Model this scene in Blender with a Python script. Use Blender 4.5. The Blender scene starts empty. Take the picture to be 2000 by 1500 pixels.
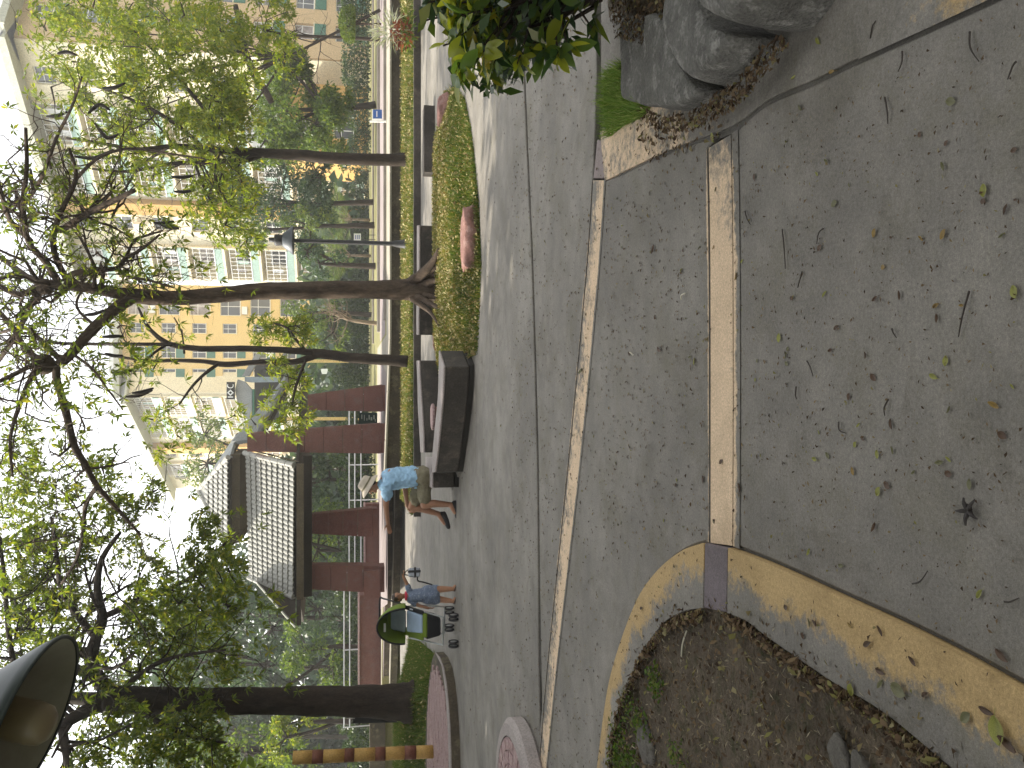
import bpy, bmesh, math, random
import numpy as np
from mathutils import Vector, Matrix, Quaternion

random.seed(7)
RNG = np.random.default_rng(7)
S = bpy.context.scene
COL = S.collection
R = math.radians

# ------------------------------------------------------------------ camera, light, exposure
FPX = 1600.0
PITCH = math.atan(310.0 / FPX)
CAM = Vector((0.0, 0.0, 1.5))
LOOK = Vector((0, math.cos(PITCH), -math.sin(PITCH)))
UP = Vector((0, math.sin(PITCH), math.cos(PITCH)))
RIGHT = Vector((1, 0, 0))
cam = bpy.data.cameras.new('camera')
cam.sensor_fit = 'HORIZONTAL'
cam.sensor_width = 36.0
cam.lens = 36.0 * FPX / 2000.0
cam.clip_start = 0.05
cam.clip_end = 3000
co = bpy.data.objects.new('camera', cam)
COL.objects.link(co)
# the phone was held sideways: the picture's long side runs up and down the scene
mx = Matrix((( -UP.x, RIGHT.x, -LOOK.x, CAM.x), (-UP.y, RIGHT.y, -LOOK.y, CAM.y), (-UP.z, RIGHT.z, -LOOK.z, CAM.z), (0, 0, 0, 1)))
co.matrix_world = mx
S.camera = co

SUN_EL, SUN_AZ = R(40), R(-70)      # azimuth from +Y, negative = left
w = bpy.data.worlds.new('World')
S.world = w
w.use_nodes = True
nt = w.node_tree
nt.nodes.clear()
sky = nt.nodes.new('ShaderNodeTexSky')
sky.sky_type = 'NISHITA'
sky.sun_disc = False
sky.sun_elevation = SUN_EL
sky.sun_rotation = SUN_AZ
sky.air_density = 1.3
sky.dust_density = 2.0
hs = nt.nodes.new('ShaderNodeHueSaturation')
hs.inputs['Saturation'].default_value = 0.12
bg = nt.nodes.new('ShaderNodeBackground')
bg.inputs['Strength'].default_value = 0.15
wo = nt.nodes.new('ShaderNodeOutputWorld')
nt.links.new(sky.outputs[0], hs.inputs['Color'])
nt.links.new(hs.outputs[0], bg.inputs['Color'])
nt.links.new(bg.outputs[0], wo.inputs['Surface'])

sl = bpy.data.lights.new('sun', 'SUN')
sl.energy = 3.2
sl.angle = R(0.6)
sl.color = (1.0, 0.93, 0.80)
so = bpy.data.objects.new('sun', sl)
COL.objects.link(so)
sdir = Vector((math.sin(SUN_AZ) * math.cos(SUN_EL), math.cos(SUN_AZ) * math.cos(SUN_EL), math.sin(SUN_EL)))
so.rotation_euler = (-sdir).to_track_quat('-Z', 'Y').to_euler()
so.location = sdir * 50

S.view_settings.view_transform = 'Standard'
S.view_settings.look = 'None'
S.view_settings.gamma = 1
S.view_settings.use_curve_mapping = False
S.view_settings.exposure = 1.6
S.render.engine = 'CYCLES'
S.cycles.use_denoising = True
try:
    S.cycles.denoiser = 'OPENIMAGEDENOISE'
except Exception:
    pass
S.cycles.max_bounces = 6
S.cycles.transparent_max_bounces = 8

# ------------------------------------------------------------------ helpers: measuring
def ray(v, y):
    return LOOK * FPX + RIGHT * (750 - y) + UP * (1000 - v)

def P(v, y, D):
    d = ray(v, y)
    return CAM + d * (D / d.y)

def G(v, y, z=0.0):
    d = ray(v, y)
    return CAM + d * ((z - CAM.z) / d.z)

# ------------------------------------------------------------------ helpers: meshes
class MB:
    def __init__(s):
        s.v = []; s.f = []
    def quad(s, a, b, c, d):
        i = len(s.v); s.v += [tuple(a), tuple(b), tuple(c), tuple(d)]; s.f.append((i, i+1, i+2, i+3))
    def box(s, c, size, rz=0.0, M=None):
        hx, hy, hz = size[0]/2, size[1]/2, size[2]/2
        i = len(s.v)
        ca, sa = math.cos(rz), math.sin(rz)
        for dz in (-hz, hz):
            for dx, dy in ((-hx, -hy), (hx, -hy), (hx, hy), (-hx, hy)):
                p = Vector((dx*ca - dy*sa, dx*sa + dy*ca, dz)) + Vector(c)
                s.v.append(tuple(M @ p) if M else tuple(p))
        s.f += [(i+3, i+2, i+1, i), (i+4, i+5, i+6, i+7), (i, i+1, i+5, i+4), (i+1, i+2, i+6, i+5), (i+2, i+3, i+7, i+6), (i+3, i, i+4, i+7)]
        return s
    def hexa(s, b, t):
        """bottom 4 points, top 4 points (same winding, counter-clockwise from above)"""
        i = len(s.v)
        s.v += [tuple(p) for p in b] + [tuple(p) for p in t]
        s.f += [(i+3, i+2, i+1, i), (i+4, i+5, i+6, i+7), (i, i+1, i+5, i+4), (i+1, i+2, i+6, i+5), (i+2, i+3, i+7, i+6), (i+3, i, i+4, i+7)]
        return s
    def prism(s, poly, z0, z1, bev=0.0):
        """extruded polygon, list of (x,y); made counter-clockwise"""
        pts = [Vector((p[0], p[1], 0)) for p in poly]
        A = sum(pts[k].x*pts[(k+1) % len(pts)].y - pts[(k+1) % len(pts)].x*pts[k].y for k in range(len(pts)))
        if A < 0: pts.reverse()
        n = len(pts)
        rings = [(z0, 0.0), (z1 - bev, 0.0)] + ([(z1, bev)] if bev else [])
        i = len(s.v)
        for z, ins in rings:
            for k in range(n):
                p = pts[k]
                if ins:
                    a = (pts[k] - pts[k-1]).normalized(); b = (pts[(k+1) % n] - pts[k]).normalized()
                    na = Vector((-a.y, a.x, 0)); nb = Vector((-b.y, b.x, 0))
                    nn = (na + nb)
                    if nn.length > 1e-6:
                        nn = nn.normalized()
                        p = p + nn * (ins / max(0.4, nn.dot(na)))
                s.v.append((p.x, p.y, z))
        for r in range(len(rings) - 1):
            for k in range(n):
                k2 = (k+1) % n
                s.f.append((i + r*n + k, i + r*n + k2, i + (r+1)*n + k2, i + (r+1)*n + k))
        s.f.append(tuple(i + (len(rings)-1)*n + k for k in range(n)))
        s.f.append(tuple(i + n - 1 - k for k in range(n)))
        return s
    def tube(s, pts, rad, n=8, cap=True, jit=0.0):
        pts = [Vector(p) for p in pts]
        if not hasattr(rad, '__len__'): rad = [rad]*len(pts)
        if len(rad) != len(pts): rad = lerp_list(list(rad), len(pts))
        t0 = (pts[1]-pts[0]).normalized()
        ref = Vector((0, 0, 1)) if abs(t0.z) < 0.9 else Vector((1, 0, 0))
        u = t0.cross(ref).normalized()
        i = len(s.v)
        for k, p in enumerate(pts):
            t = (pts[min(k+1, len(pts)-1)] - pts[max(k-1, 0)])
            if t.length < 1e-9: t = t0
            t.normalize()
            u = (u - t*u.dot(t))
            if u.length < 1e-6: u = t.orthogonal()
            u.normalize()
            vv = t.cross(u)
            for j in range(n):
                a = 2*math.pi*j/n
                rr = rad[k] * (1 + (random.uniform(-jit, jit) if jit else 0))
                s.v.append(tuple(p + (u*math.cos(a) + vv*math.sin(a))*rr))
        for k in range(len(pts)-1):
            for j in range(n):
                j2 = (j+1) % n
                s.f.append((i+k*n+j, i+k*n+j2, i+(k+1)*n+j2, i+(k+1)*n+j))
        if cap:
            s.f.append(tuple(i+n-1-j for j in range(n)))
            m = i+(len(pts)-1)*n
            s.f.append(tuple(m+j for j in range(n)))
        return s
    def lathe(s, prof, c=(0, 0, 0), n=24, M=None):
        """profile [(r,z)...] about the vertical through c"""
        i = len(s.v)
        for r, z in prof:
            for j in range(n):
                a = 2*math.pi*j/n
                p = Vector((r*math.cos(a), r*math.sin(a), z))
                if M: p = M @ p
                s.v.append(tuple(p + Vector(c)))
        for k in range(len(prof)-1):
            for j in range(n):
                j2 = (j+1) % n
                s.f.append((i+k*n+j, i+k*n+j2, i+(k+1)*n+j2, i+(k+1)*n+j))
        return s
    def ell(s, c, r, n=14, m=9, M=None):
        """ellipsoid"""
        i = len(s.v); c = Vector(c)
        if not hasattr(r, '__len__'): r = (r, r, r)
        for k in range(m+1):
            th = math.pi*(0.02 + 0.96*k/m) - math.pi/2
            for j in range(n):
                a = 2*math.pi*j/n
                p = Vector((r[0]*math.cos(th)*math.cos(a), r[1]*math.cos(th)*math.sin(a), r[2]*math.sin(th)))
                if M: p = M @ p
                s.v.append(tuple(p + c))
        for k in range(m):
            for j in range(n):
                j2 = (j+1) % n
                s.f.append((i+k*n+j, i+k*n+j2, i+(k+1)*n+j2, i+(k+1)*n+j))
        s.f.append(tuple(i+n-1-j for j in range(n)))
        s.f.append(tuple(i+m*n+j for j in range(n)))
        return s
    def caps(s, p0, p1, r0, r1, n=12):
        """tapered limb with round ends"""
        p0 = Vector(p0); p1 = Vector(p1); t = (p1-p0).normalized()
        pts = []; rad = []
        for a in (80, 60, 40, 20):
            pts.append(p0 - t*r0*math.sin(R(a))); rad.append(r0*math.cos(R(a)))
        for k in range(5):
            q = k/4; pts.append(p0.lerp(p1, q)); rad.append(r0 + (r1-r0)*q)
        for a in (20, 40, 60, 80):
            pts.append(p1 + t*r1*math.sin(R(a))); rad.append(r1*math.cos(R(a)))
        return s.tube(pts, rad, n)
    def build(s, name, mat, parent=None, smooth=False):
        return obj(name, s.v, s.f, mat, parent, smooth)

def obj(name, verts, faces, mat, parent=None, smooth=False):
    me = bpy.data.meshes.new(name)
    me.from_pydata(verts, [], faces)
    if mat: me.materials.append(mat)
    if smooth: me.polygons.foreach_set('use_smooth', [True]*len(me.polygons))
    me.update()
    o = bpy.data.objects.new(name, me)
    COL.objects.link(o)
    if parent: o.parent = parent
    return o

def quads_np(name, V, mat, parent=None, k=4, smooth=False):
    """V: (n*k,3) array, every k verts one face"""
    me = bpy.data.meshes.new(name)
    n = len(V)//k
    me.vertices.add(n*k); me.vertices.foreach_set('co', np.asarray(V, dtype=np.float32).ravel())
    me.loops.add(n*k); me.loops.foreach_set('vertex_index', np.arange(n*k, dtype=np.int32))
    me.polygons.add(n); me.polygons.foreach_set('loop_start', np.arange(0, n*k, k, dtype=np.int32))
    me.materials.append(mat)
    me.update(calc_edges=True)
    o = bpy.data.objects.new(name, me)
    COL.objects.link(o)
    if parent: o.parent = parent
    return o

def empty(name, loc=(0, 0, 0), label=None, cat=None, group=None, kind=None):
    o = bpy.data.objects.new(name, None)
    o.empty_display_size = 0.2
    o.location = loc
    COL.objects.link(o)
    return tag(o, label, cat, group, kind)

def tag(o, label=None, cat=None, group=None, kind=None):
    if label: o['label'] = label
    if cat: o['category'] = cat
    if group: o['group'] = group
    if kind: o['kind'] = kind
    return o

def at_base(root):
    """give mesh children built in world coordinates the parent's frame without moving them"""
    bpy.context.view_layer.update()
    inv = Matrix.Translation(-Vector(root.location))
    for c in root.children:
        if c.matrix_parent_inverse == Matrix.Identity(4):
            c.matrix_parent_inverse = inv

def smooth_path(pts, k=6):
    pts = [Vector(p) for p in pts]
    if len(pts) < 3: return pts
    out = []
    for i in range(len(pts)-1):
        p0 = pts[max(i-1, 0)]; p1 = pts[i]; p2 = pts[i+1]; p3 = pts[min(i+2, len(pts)-1)]
        for j in range(k):
            t = j/k
            out.append(0.5*((2*p1) + (p2-p0)*t + (2*p0-5*p1+4*p2-p3)*t*t + (3*p1-p0-3*p2+p3)*t**3))
    out.append(pts[-1])
    return out

def lerp_list(vals, m):
    n = len(vals)
    out = []
    for i in range(m):
        q = i/(m-1)*(n-1); a = min(int(q), n-2); out.append(vals[a] + (vals[a+1]-vals[a])*(q-a))
    return out

# ------------------------------------------------------------------ helpers: materials
def srgb(r, g, b):
    f = lambda c: (c/255/12.92) if c/255 <= 0.04045 else ((c/255+0.055)/1.055)**2.4
    return (f(r), f(g), f(b), 1)

def mat_base(name):
    m = bpy.data.materials.new(name); m.use_nodes = True
    t = m.node_tree
    return m, t, t.nodes['Principled BSDF'], t.nodes['Material Output']

def noise(t, scale, detail=4, rough=0.6, vec=None, dist=0.0):
    n = t.nodes.new('ShaderNodeTexNoise'); n.inputs['Scale'].default_value = scale
    n.inputs['Detail'].default_value = detail; n.inputs['Roughness'].default_value = rough
    n.inputs['Distortion'].default_value = dist
    if vec: t.links.new(vec, n.inputs['Vector'])
    return n.outputs['Fac']

def ramp(t, fac, stops):
    r = t.nodes.new('ShaderNodeValToRGB')
    el = r.color_ramp.elements
    while len(el) < len(stops): el.new(0.5)
    for e, (p, c) in zip(el, stops):
        e.position = p; e.color = c if hasattr(c, '__len__') else (c, c, c, 1)
    t.links.new(fac, r.inputs['Fac'])
    return r.outputs['Color']

def mixc(t, fac, a, b, mode='MIX'):
    n = t.nodes.new('ShaderNodeMix'); n.data_type = 'RGBA'; n.blend_type = mode
    for sock, val in ((n.inputs[0], fac), (n.inputs[6], a), (n.inputs[7], b)):
        if hasattr(val, 'links') or isinstance(val, bpy.types.NodeSocket): t.links.new(val, sock)
        elif hasattr(val, '__len__'): sock.default_value = val if len(val) == 4 else (*val, 1)
        else: sock.default_value = val
    return n.outputs[2]

def mathn(t, op, a, b=None):
    n = t.nodes.new('ShaderNodeMath'); n.operation = op
    for k, val in ((0, a), (1, b)):
        if val is None: continue
        if isinstance(val, bpy.types.NodeSocket): t.links.new(val, n.inputs[k])
        else: n.inputs[k].default_value = val
    return n.outputs[0]

def coord(t, what='Object'):
    return t.nodes.new('ShaderNodeTexCoord').outputs[what]

def bump(t, bsdf, h, strength=0.3, dist=0.02):
    b = t.nodes.new('ShaderNodeBump'); b.inputs['Strength'].default_value = strength; b.inputs['Distance'].default_value = dist
    t.links.new(h, b.inputs['Height']); t.links.new(b.outputs[0], bsdf.inputs['Normal'])

def mat_rough(name, c1, c2, scale=3.0, fine=60.0, rough=0.85, bmp=0.2, c3=None, dist=0.01, spec=0.3):
    """surface with large patches, a finer grain and a little relief"""
    m, t, b, o = mat_base(name)
    v = coord(t)
    n1 = noise(t, scale, 6, 0.65, v)
    col = ramp(t, n1, [(0.3, c1), (0.72, c2)])
    n2 = noise(t, fine, 3, 0.6, v)
    if c3:
        col = mixc(t, ramp(t, noise(t, scale*2.7, 5, 0.7, v), [(0.52, 0.0), (0.68, 1.0)]), col, c3)
    col = mixc(t, 0.55, col, ramp(t, n2, [(0.25, (0.45, 0.45, 0.45, 1)), (0.75, (1.5, 1.5, 1.5, 1))]), 'MULTIPLY')
    t.links.new(col, b.inputs['Base Color'])
    b.inputs['Roughness'].default_value = rough
    b.inputs['Specular IOR Level'].default_value = spec
    bump(t, b, n2, bmp, dist)
    return m

def mat_plain(name, c, rough=0.5, metal=0.0, var=0.15, scale=8.0):
    m, t, b, o = mat_base(name)
    n1 = noise(t, scale, 4, 0.6, coord(t))
    lo = tuple(x*(1-var) for x in c[:3]) + (1,); hi = tuple(min(1, x*(1+var)) for x in c[:3]) + (1,)
    t.links.new(ramp(t, n1, [(0.3, lo), (0.7, hi)]), b.inputs['Base Color'])
    b.inputs['Roughness'].default_value = rough; b.inputs['Metallic'].default_value = metal
    return m

def mat_leaf(name, stops, trans=0.4, rough=0.45, spec=0.4):
    """each leaf (mesh island) has its own green; light passes through the blade"""
    m, t, b, o = mat_base(name)
    g = t.nodes.new('ShaderNodeNewGeometry')
    col = ramp(t, g.outputs['Random Per Island'], stops)
    t.links.new(col, b.inputs['Base Color'])
    b.inputs['Roughness'].default_value = rough; b.inputs['Specular IOR Level'].default_value = spec
    tr = t.nodes.new('ShaderNodeBsdfTranslucent')
    tc = mixc(t, 1.0, col, (1.5, 1.45, 0.6, 1), 'MULTIPLY')
    t.links.new(tc, tr.inputs['Color'])
    mx = t.nodes.new('ShaderNodeMixShader'); mx.inputs[0].default_value = trans
    t.links.new(b.outputs[0], mx.inputs[1]); t.links.new(tr.outputs[0], mx.inputs[2])
    t.links.new(mx.outputs[0], o.inputs['Surface'])
    return m

# concrete with stains, grit and tiny dark pits; optional worn paint over it
def mat_concrete(name, paint=None, wear=(0.35, 0.6), tone=1.0):
    m, t, b, o = mat_base(name)
    v = coord(t)
    big = noise(t, 0.8, 7, 0.62, v)
    med = noise(t, 5.0, 6, 0.7, v)
    fine = noise(t, 90.0, 4, 0.7, v)
    k = tone
    col = ramp(t, big, [(0.30, (0.142*k, 0.131*k, 0.117*k, 1)), (0.5, (0.203*k, 0.187*k, 0.166*k, 1)), (0.70, (0.258*k, 0.239*k, 0.213*k, 1))])
    col = mixc(t, 0.6, col, ramp(t, med, [(0.3, (0.72, 0.72, 0.7, 1)), (0.7, (1.25, 1.23, 1.2, 1))]), 'MULTIPLY')
    # dull ochre and greenish stains
    st = ramp(t, noise(t, 2.1, 6, 0.75, v, 0.4), [(0.5, 0.0), (0.7, 0.7)])
    col = mixc(t, st, col, (0.15*k, 0.135*k, 0.098*k, 1))
    if paint:
        wv = t.nodes.new('ShaderNodeMapping'); t.links.new(v, wv.inputs['Vector']); wv.inputs['Location'].default_value = (3.1, 7.7, 1.0)
        wn = mathn(t, 'ADD', mathn(t, 'MULTIPLY', noise(t, 2.6, 8, 0.72, wv.outputs[0]), 0.6), mathn(t, 'MULTIPLY', noise(t, 24, 5, 0.7, wv.outputs[0]), 0.4))
        pc = mixc(t, 0.5, paint, ramp(t, med, [(0.3, (0.75, 0.72, 0.68, 1)), (0.7, (1.15, 1.12, 1.1, 1))]), 'MULTIPLY')
        col = mixc(t, ramp(t, wn, [(wear[0], 0.0), (wear[1], 1.0)]), col, pc)
    col = mixc(t, 0.7, col, ramp(t, fine, [(0.25, (0.55, 0.55, 0.55, 1)), (0.55, (1.0, 1.0, 1.0, 1)), (0.8, (1.45, 1.45, 1.42, 1))]), 'MULTIPLY')
    blot = ramp(t, noise(t, 1.3, 8, 0.78, v, 0.8), [(0.54, 0.0), (0.60, 0.5), (0.75, 0.75)])
    col = mixc(t, blot, col, mixc(t, 1.0, col, (0.74, 0.72, 0.68, 1), 'MULTIPLY'))
    grit = noise(t, 270.0, 3, 0.6, v)
    col = mixc(t, 0.5, col, ramp(t, grit, [(0.28, (0.5, 0.5, 0.5, 1)), (0.5, (1.0, 1.0, 1.0, 1)), (0.72, (1.5, 1.5, 1.48, 1))]), 'MULTIPLY')
    vo = t.nodes.new('ShaderNodeTexVoronoi'); vo.inputs['Scale'].default_value = 38; t.links.new(v, vo.inputs['Vector'])
    pit = ramp(t, vo.outputs['Distance'], [(0.06, 1.0), (0.12, 0.0)])
    keep = ramp(t, noise(t, 30, 2, 0.5, v), [(0.55, 0.0), (0.6, 1.0)])
    pm = mathn(t, 'MULTIPLY', mathn(t, 'MULTIPLY', pit, keep), 0.75)
    col = mixc(t, pm, col, (0.03, 0.027, 0.024, 1))
    t.links.new(col, b.inputs['Base Color'])
    b.inputs['Roughness'].default_value = 0.82
    b.inputs['Specular IOR Level'].default_value = 0.35
    bump(t, b, mixc(t, 0.5, fine, med), 0.25, 0.006)
    return m
# ------------------------------------------------------------------ materials of the ground
def mat_band(name, paint, bias=0.0, tone=1.0):
    """concrete whose paint coverage follows the vertex value 'cover' broken up by noise"""
    m = mat_concrete(name, paint, tone=tone)
    t = m.node_tree
    at = t.nodes.new('ShaderNodeAttribute'); at.attribute_name = 'cover'
    for n in t.nodes:
        if n.type == 'VALTORGB' and n.inputs['Fac'].links and n.inputs['Fac'].links[0].from_node.type == 'MATH' and n.inputs['Fac'].links[0].from_node.operation == 'ADD':
            src = n.inputs['Fac'].links[0].from_socket
            s2 = mathn(t, 'ADD', mathn(t, 'MULTIPLY', mathn(t, 'SUBTRACT', src, 0.5), 1.5), at.outputs['Fac'])
            s2 = mathn(t, 'ADD', s2, bias)
            t.links.new(s2, n.inputs['Fac'])
            n.color_ramp.elements[0].position = 0.42; n.color_ramp.elements[1].position = 0.58
    return m

M_conc = mat_concrete('concrete')
M_conc_far = mat_concrete('concrete_far', tone=1.2)
M_joint = mat_plain('joint_dirt_and_toe_shade', (0.03, 0.026, 0.021, 1), 0.95)
M_peach = mat_band('peach_painted_concrete', (0.66, 0.50, 0.34, 1))
M_yellow = mat_band('ochre_painted_concrete', (0.44, 0.31, 0.145, 1))
M_purple = mat_concrete('mauve_concrete', (0.15, 0.125, 0.135, 1), (0.2, 0.4))
M_mauve_light = mat_concrete('faded_mauve_concrete', (0.27, 0.22, 0.215, 1), (0.2, 0.5))
M_earth = mat_rough('earth', (0.075, 0.058, 0.04, 1), (0.155, 0.12, 0.083, 1), 4, 70, 0.95, 0.8, (0.05, 0.05, 0.022, 1), 0.03)
M_lawn = mat_rough('lawn_soil', (0.05, 0.07, 0.02, 1), (0.11, 0.115, 0.035, 1), 1.2, 30, 0.95, 0.6, (0.14, 0.12, 0.05, 1), 0.03)
M_drygrass = mat_rough('dry_lawn', (0.16, 0.15, 0.06, 1), (0.26, 0.24, 0.11, 1), 0.7, 25, 0.95, 0.5, None, 0.03)
M_pave_far = mat_rough('mauve_paving', (0.20, 0.16, 0.155, 1), (0.30, 0.255, 0.245, 1), 0.6, 40, 0.9, 0.2)
M_pale_stone = mat_rough('pale_stone', (0.25, 0.225, 0.18, 1), (0.37, 0.335, 0.275, 1), 1.5, 40, 0.9, 0.2)
M_wall_dark = mat_rough('weathered_wall', (0.045, 0.036, 0.026, 1), (0.115, 0.092, 0.062, 1), 1.4, 30, 0.95, 0.5, (0.16, 0.135, 0.085, 1))
M_bench = mat_rough('dark_concrete', (0.036, 0.031, 0.026, 1), (0.082, 0.071, 0.06, 1), 1.8, 50, 0.85, 0.5, (0.105, 0.088, 0.07, 1))
M_bench_top = mat_rough('bench_top_concrete', (0.25, 0.215, 0.20, 1), (0.34, 0.30, 0.28, 1), 3, 60, 0.8, 0.2)
M_brick_red = mat_rough('red_stone', (0.17, 0.085, 0.068, 1), (0.28, 0.155, 0.13, 1), 3, 40, 0.9, 0.5, (0.32, 0.215, 0.19, 1))
M_stone = mat_rough('grey_kerb_stone', (0.08, 0.076, 0.068, 1), (0.175, 0.168, 0.152, 1), 5, 70, 0.9, 1.0, (0.26, 0.25, 0.23, 1), 0.02)

# ------------------------------------------------------------------ setting: ground
g = MB(); g.quad((-900, -400, -0.14), (900, -400, -0.14), (900, 1500, -0.14), (-900, 1500, -0.14))
tag(g.build('ground', M_lawn), kind='structure')
bse = MB(); bse.box((0, 11.5, -0.085), (44, 31, 0.09)); 
plaza = tag(bse.build('plaza_pavement', M_joint), kind='structure')

def GG(lst, z=0.0):
    return [G(v, y, z) for v, y in lst]

def extend(pts, d, end=True):
    pts = list(pts)
    if not end: pts.reverse()
    u = (pts[-1]-pts[-2]); n = 4; u.normalize(); e = pts[-1]
    for k in range(1, n+1): pts.append(e + u*(d*k/n))
    if not end: pts.reverse()
    return pts

def inset_poly(pts, d):
    n = len(pts)
    A = sum(pts[k].x*pts[(k+1) % n].y - pts[(k+1) % n].x*pts[k].y for k in range(n))
    sg = 1 if A > 0 else -1
    out = []
    for k in range(n):
        a = (pts[k]-pts[k-1]); b = (pts[(k+1) % n]-pts[k]); a.z = b.z = 0
        a.normalize(); b.normalize()
        na = Vector((-a.y, a.x, 0))*sg; nb = Vector((-b.y, b.x, 0))*sg
        nn = na+nb
        nn = nn.normalized() if nn.length > 1e-6 else na
        out.append(pts[k] + nn*(d/max(0.5, nn.dot(na))))
    return out

def slab(pts, gap=0.006, z=0.0, mat=M_conc, name='slab', parent=plaza):
    m = MB(); m.prism(inset_poly(pts, gap), z-0.06, z, 0.006)
    return m.build(name, mat, parent)

# joints, measured along the photograph
T1a = GG([(1158, 352), (1150, 480), (1136, 640), (1121, 800), (1106, 950), (1088, 1125), (1070, 1300), (1058, 1440)])      # thin band, far edge
T1b = GG([(1180, 352), (1172, 480), (1158, 640), (1143, 800), (1127, 950), (1107, 1125), (1087, 1300), (1073, 1440)])
T1a = extend(T1a, 6); T1b = extend(T1b, 6)
J1 = extend(GG([(1022, 100), (1030, 300), (1039, 500), (1045, 700), (1050, 900), (1052, 1100), (1053, 1300)]), 6, False) + [p + Vector((0, 0.03, 0)) for p in T1a[7:]]
T2a = GG([(1383, 290), (1386, 450), (1387, 650), (1387, 850), (1387, 1060)])
T2b = GG([(1429, 262), (1432, 450), (1433, 650), (1433, 850), (1432, 1066)])
RK = extend(GG([(1182, 356), (1250, 322), (1330, 287), (1430, 250), (1500, 199), (1590, 160), (1680, 116), (1800, 62), (1930, 2)]), 2.5)   # right kerb joint
KOL = extend(GG([(1172, 1500), (1185, 1395), (1195, 1335), (1207, 1288), (1228, 1225), (1252, 1168), (1278, 1128), (1310, 1095), (1345, 1071), (1384, 1058)]), 1.5, False)
KOR = extend(GG([(1432, 1068), (1500, 1094), (1568, 1124), (1650, 1162), (1760, 1212), (1880, 1272), (2000, 1338)]), 1.2)
KIL = extend(GG([(1196, 1500), (1206, 1425), (1220, 1370), (1234, 1335), (1250, 1300), (1270, 1262), (1295, 1228), (1318, 1207), (1350, 1193), (1382, 1189)]), 1.5, False)
KIR = extend(GG([(1430, 1198), (1468, 1214), (1500, 1238), (1560, 1280), (1640, 1333), (1740, 1392), (1872, 1500)]), 1.2)

KORs, KOLs, RKs = smooth_path(KOR, 4), smooth_path(KOL, 4), smooth_path(RK, 4)
slab(T2b + KORs[2:] + [KOR[-1] + Vector((0, -0.3, 0)), RK[-1] + Vector((0, -0.3, 0))] + RKs[:13:-1], gap=0.009)
slab(T1b + [T1b[-1] + Vector((-1, -2, 0)), KOL[0]] + KOLs[1:] + T2a[::-1] + RKs[11:1:-1])
J1n = [p + Vector((0, -0.03, 0)) for p in J1]; J1f = [p + Vector((0, 0.03, 0)) for p in J1]
slab(J1n[-5::-1][:-1] + GG([(1020, -300), (1160, -300), (1166, 150)]) + T1a[:8], name='slab', gap=0.011)
far_pts = J1f + [Vector((-20, 26.9, 0)), Vector((20, 26.9, 0)), Vector((20, J1f[0].y, 0))]
jl = GG([(930, 235), (916, 120), (912, -100)])
slab(far_pts, mat=M_conc, gap=0.011)

def strip_mesh(name, A, B, mat, coverA, coverB, z, depth=0.05, sub=6, along=None, parent=plaza, gap=0.0):
    """band between two polylines with a 'cover' value per vertex"""
    n = len(A)
    A2 = smooth_path(A, 4); B2 = smooth_path(B, 4)
    n = len(A2)
    verts = []; faces = []; cov = []
    for i in range(n):
        a, b = A2[i], B2[i]
        if gap:
            d = (b-a).normalized()*gap; a = a+d; b = b-d
        for j in range(sub+1):
            q = j/sub
            p = a.lerp(b, q); p = Vector((p.x, p.y, z))
            verts.append(tuple(p))
            c = coverA + (coverB-coverA)*q
            if along: c += lerp_list(along, n)[i]
            cov.append(c)
    w = sub+1
    for i in range(n-1):
        for j in range(sub):
            faces.append((i*w+j, i*w+j+1, (i+1)*w+j+1, (i+1)*w+j))
    base = len(verts)
    if depth:
        ring = [i*w for i in range(n)] + [(n-1)*w+j for j in range(1, w)] + [i*w+sub for i in range(n-2, -1, -1)] + [j for j in range(sub-1, 0, -1)]
        for k in ring:
            x, y, zz = verts[k]; verts.append((x, y, zz-depth)); cov.append(cov[k])
        m = len(ring)
        for k in range(m):
            faces.append((ring[k], ring[(k+1) % m], base+(k+1) % m, base+k))
    o = obj(name, verts, faces, mat, parent)
    at = o.data.attributes.new('cover', 'FLOAT', 'POINT')
    at.data.foreach_set('value', cov)
    # make all faces point up / out
    bm = bmesh.new(); bm.from_mesh(o.data); bmesh.ops.recalc_face_normals(bm, faces=bm.faces); 
    if bm.faces[0].normal.z < 0: bmesh.ops.reverse_faces(bm, faces=bm.faces)
    bm.to_mesh(o.data); bm.free()
    return o

strip_mesh('painted_band', T1a, T1b, M_peach, 0.44, 0.62, 0.0, gap=0.006)
strip_mesh('painted_band', T2a, T2b, M_peach, 0.74, 0.70, 0.001, gap=0.007, along=[-0.3, -0.05, 0, 0.02, 0])
# paint that ran over the joints
off = [p + Vector((0, -0.062, 0)) for p in T2b]
strip_mesh('paint_smear', [p + Vector((0, -0.008, 0)) for p in T2b], off, M_peach, 0.75, 0.18, 0.004, depth=0, sub=5, along=[-0.3, 0.02, 0.05, 0, -0.12])
strip_mesh('paint_smear', [p + Vector((0, 0.006, 0)) for p in T2a], [p + Vector((0, 0.03, 0)) for p in T2a], M_peach, 0.6, 0.15, 0.004, depth=0, sub=4, along=[-0.1, 0.1, 0, 0, 0])
strip_mesh('paint_smear', [p + Vector((0, 0.006, 0)) for p in T1a], [p + Vector((0, 0.05, 0)) for p in T1a], M_peach, 0.5, 0.12, 0.004, depth=0, sub=4)
strip_mesh('paint_smear', [p + Vector((0, -0.006, 0)) for p in T1b], [p + Vector((0, -0.04, 0)) for p in T1b], M_peach, 0.45, 0.1, 0.004, depth=0, sub=4)

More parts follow.
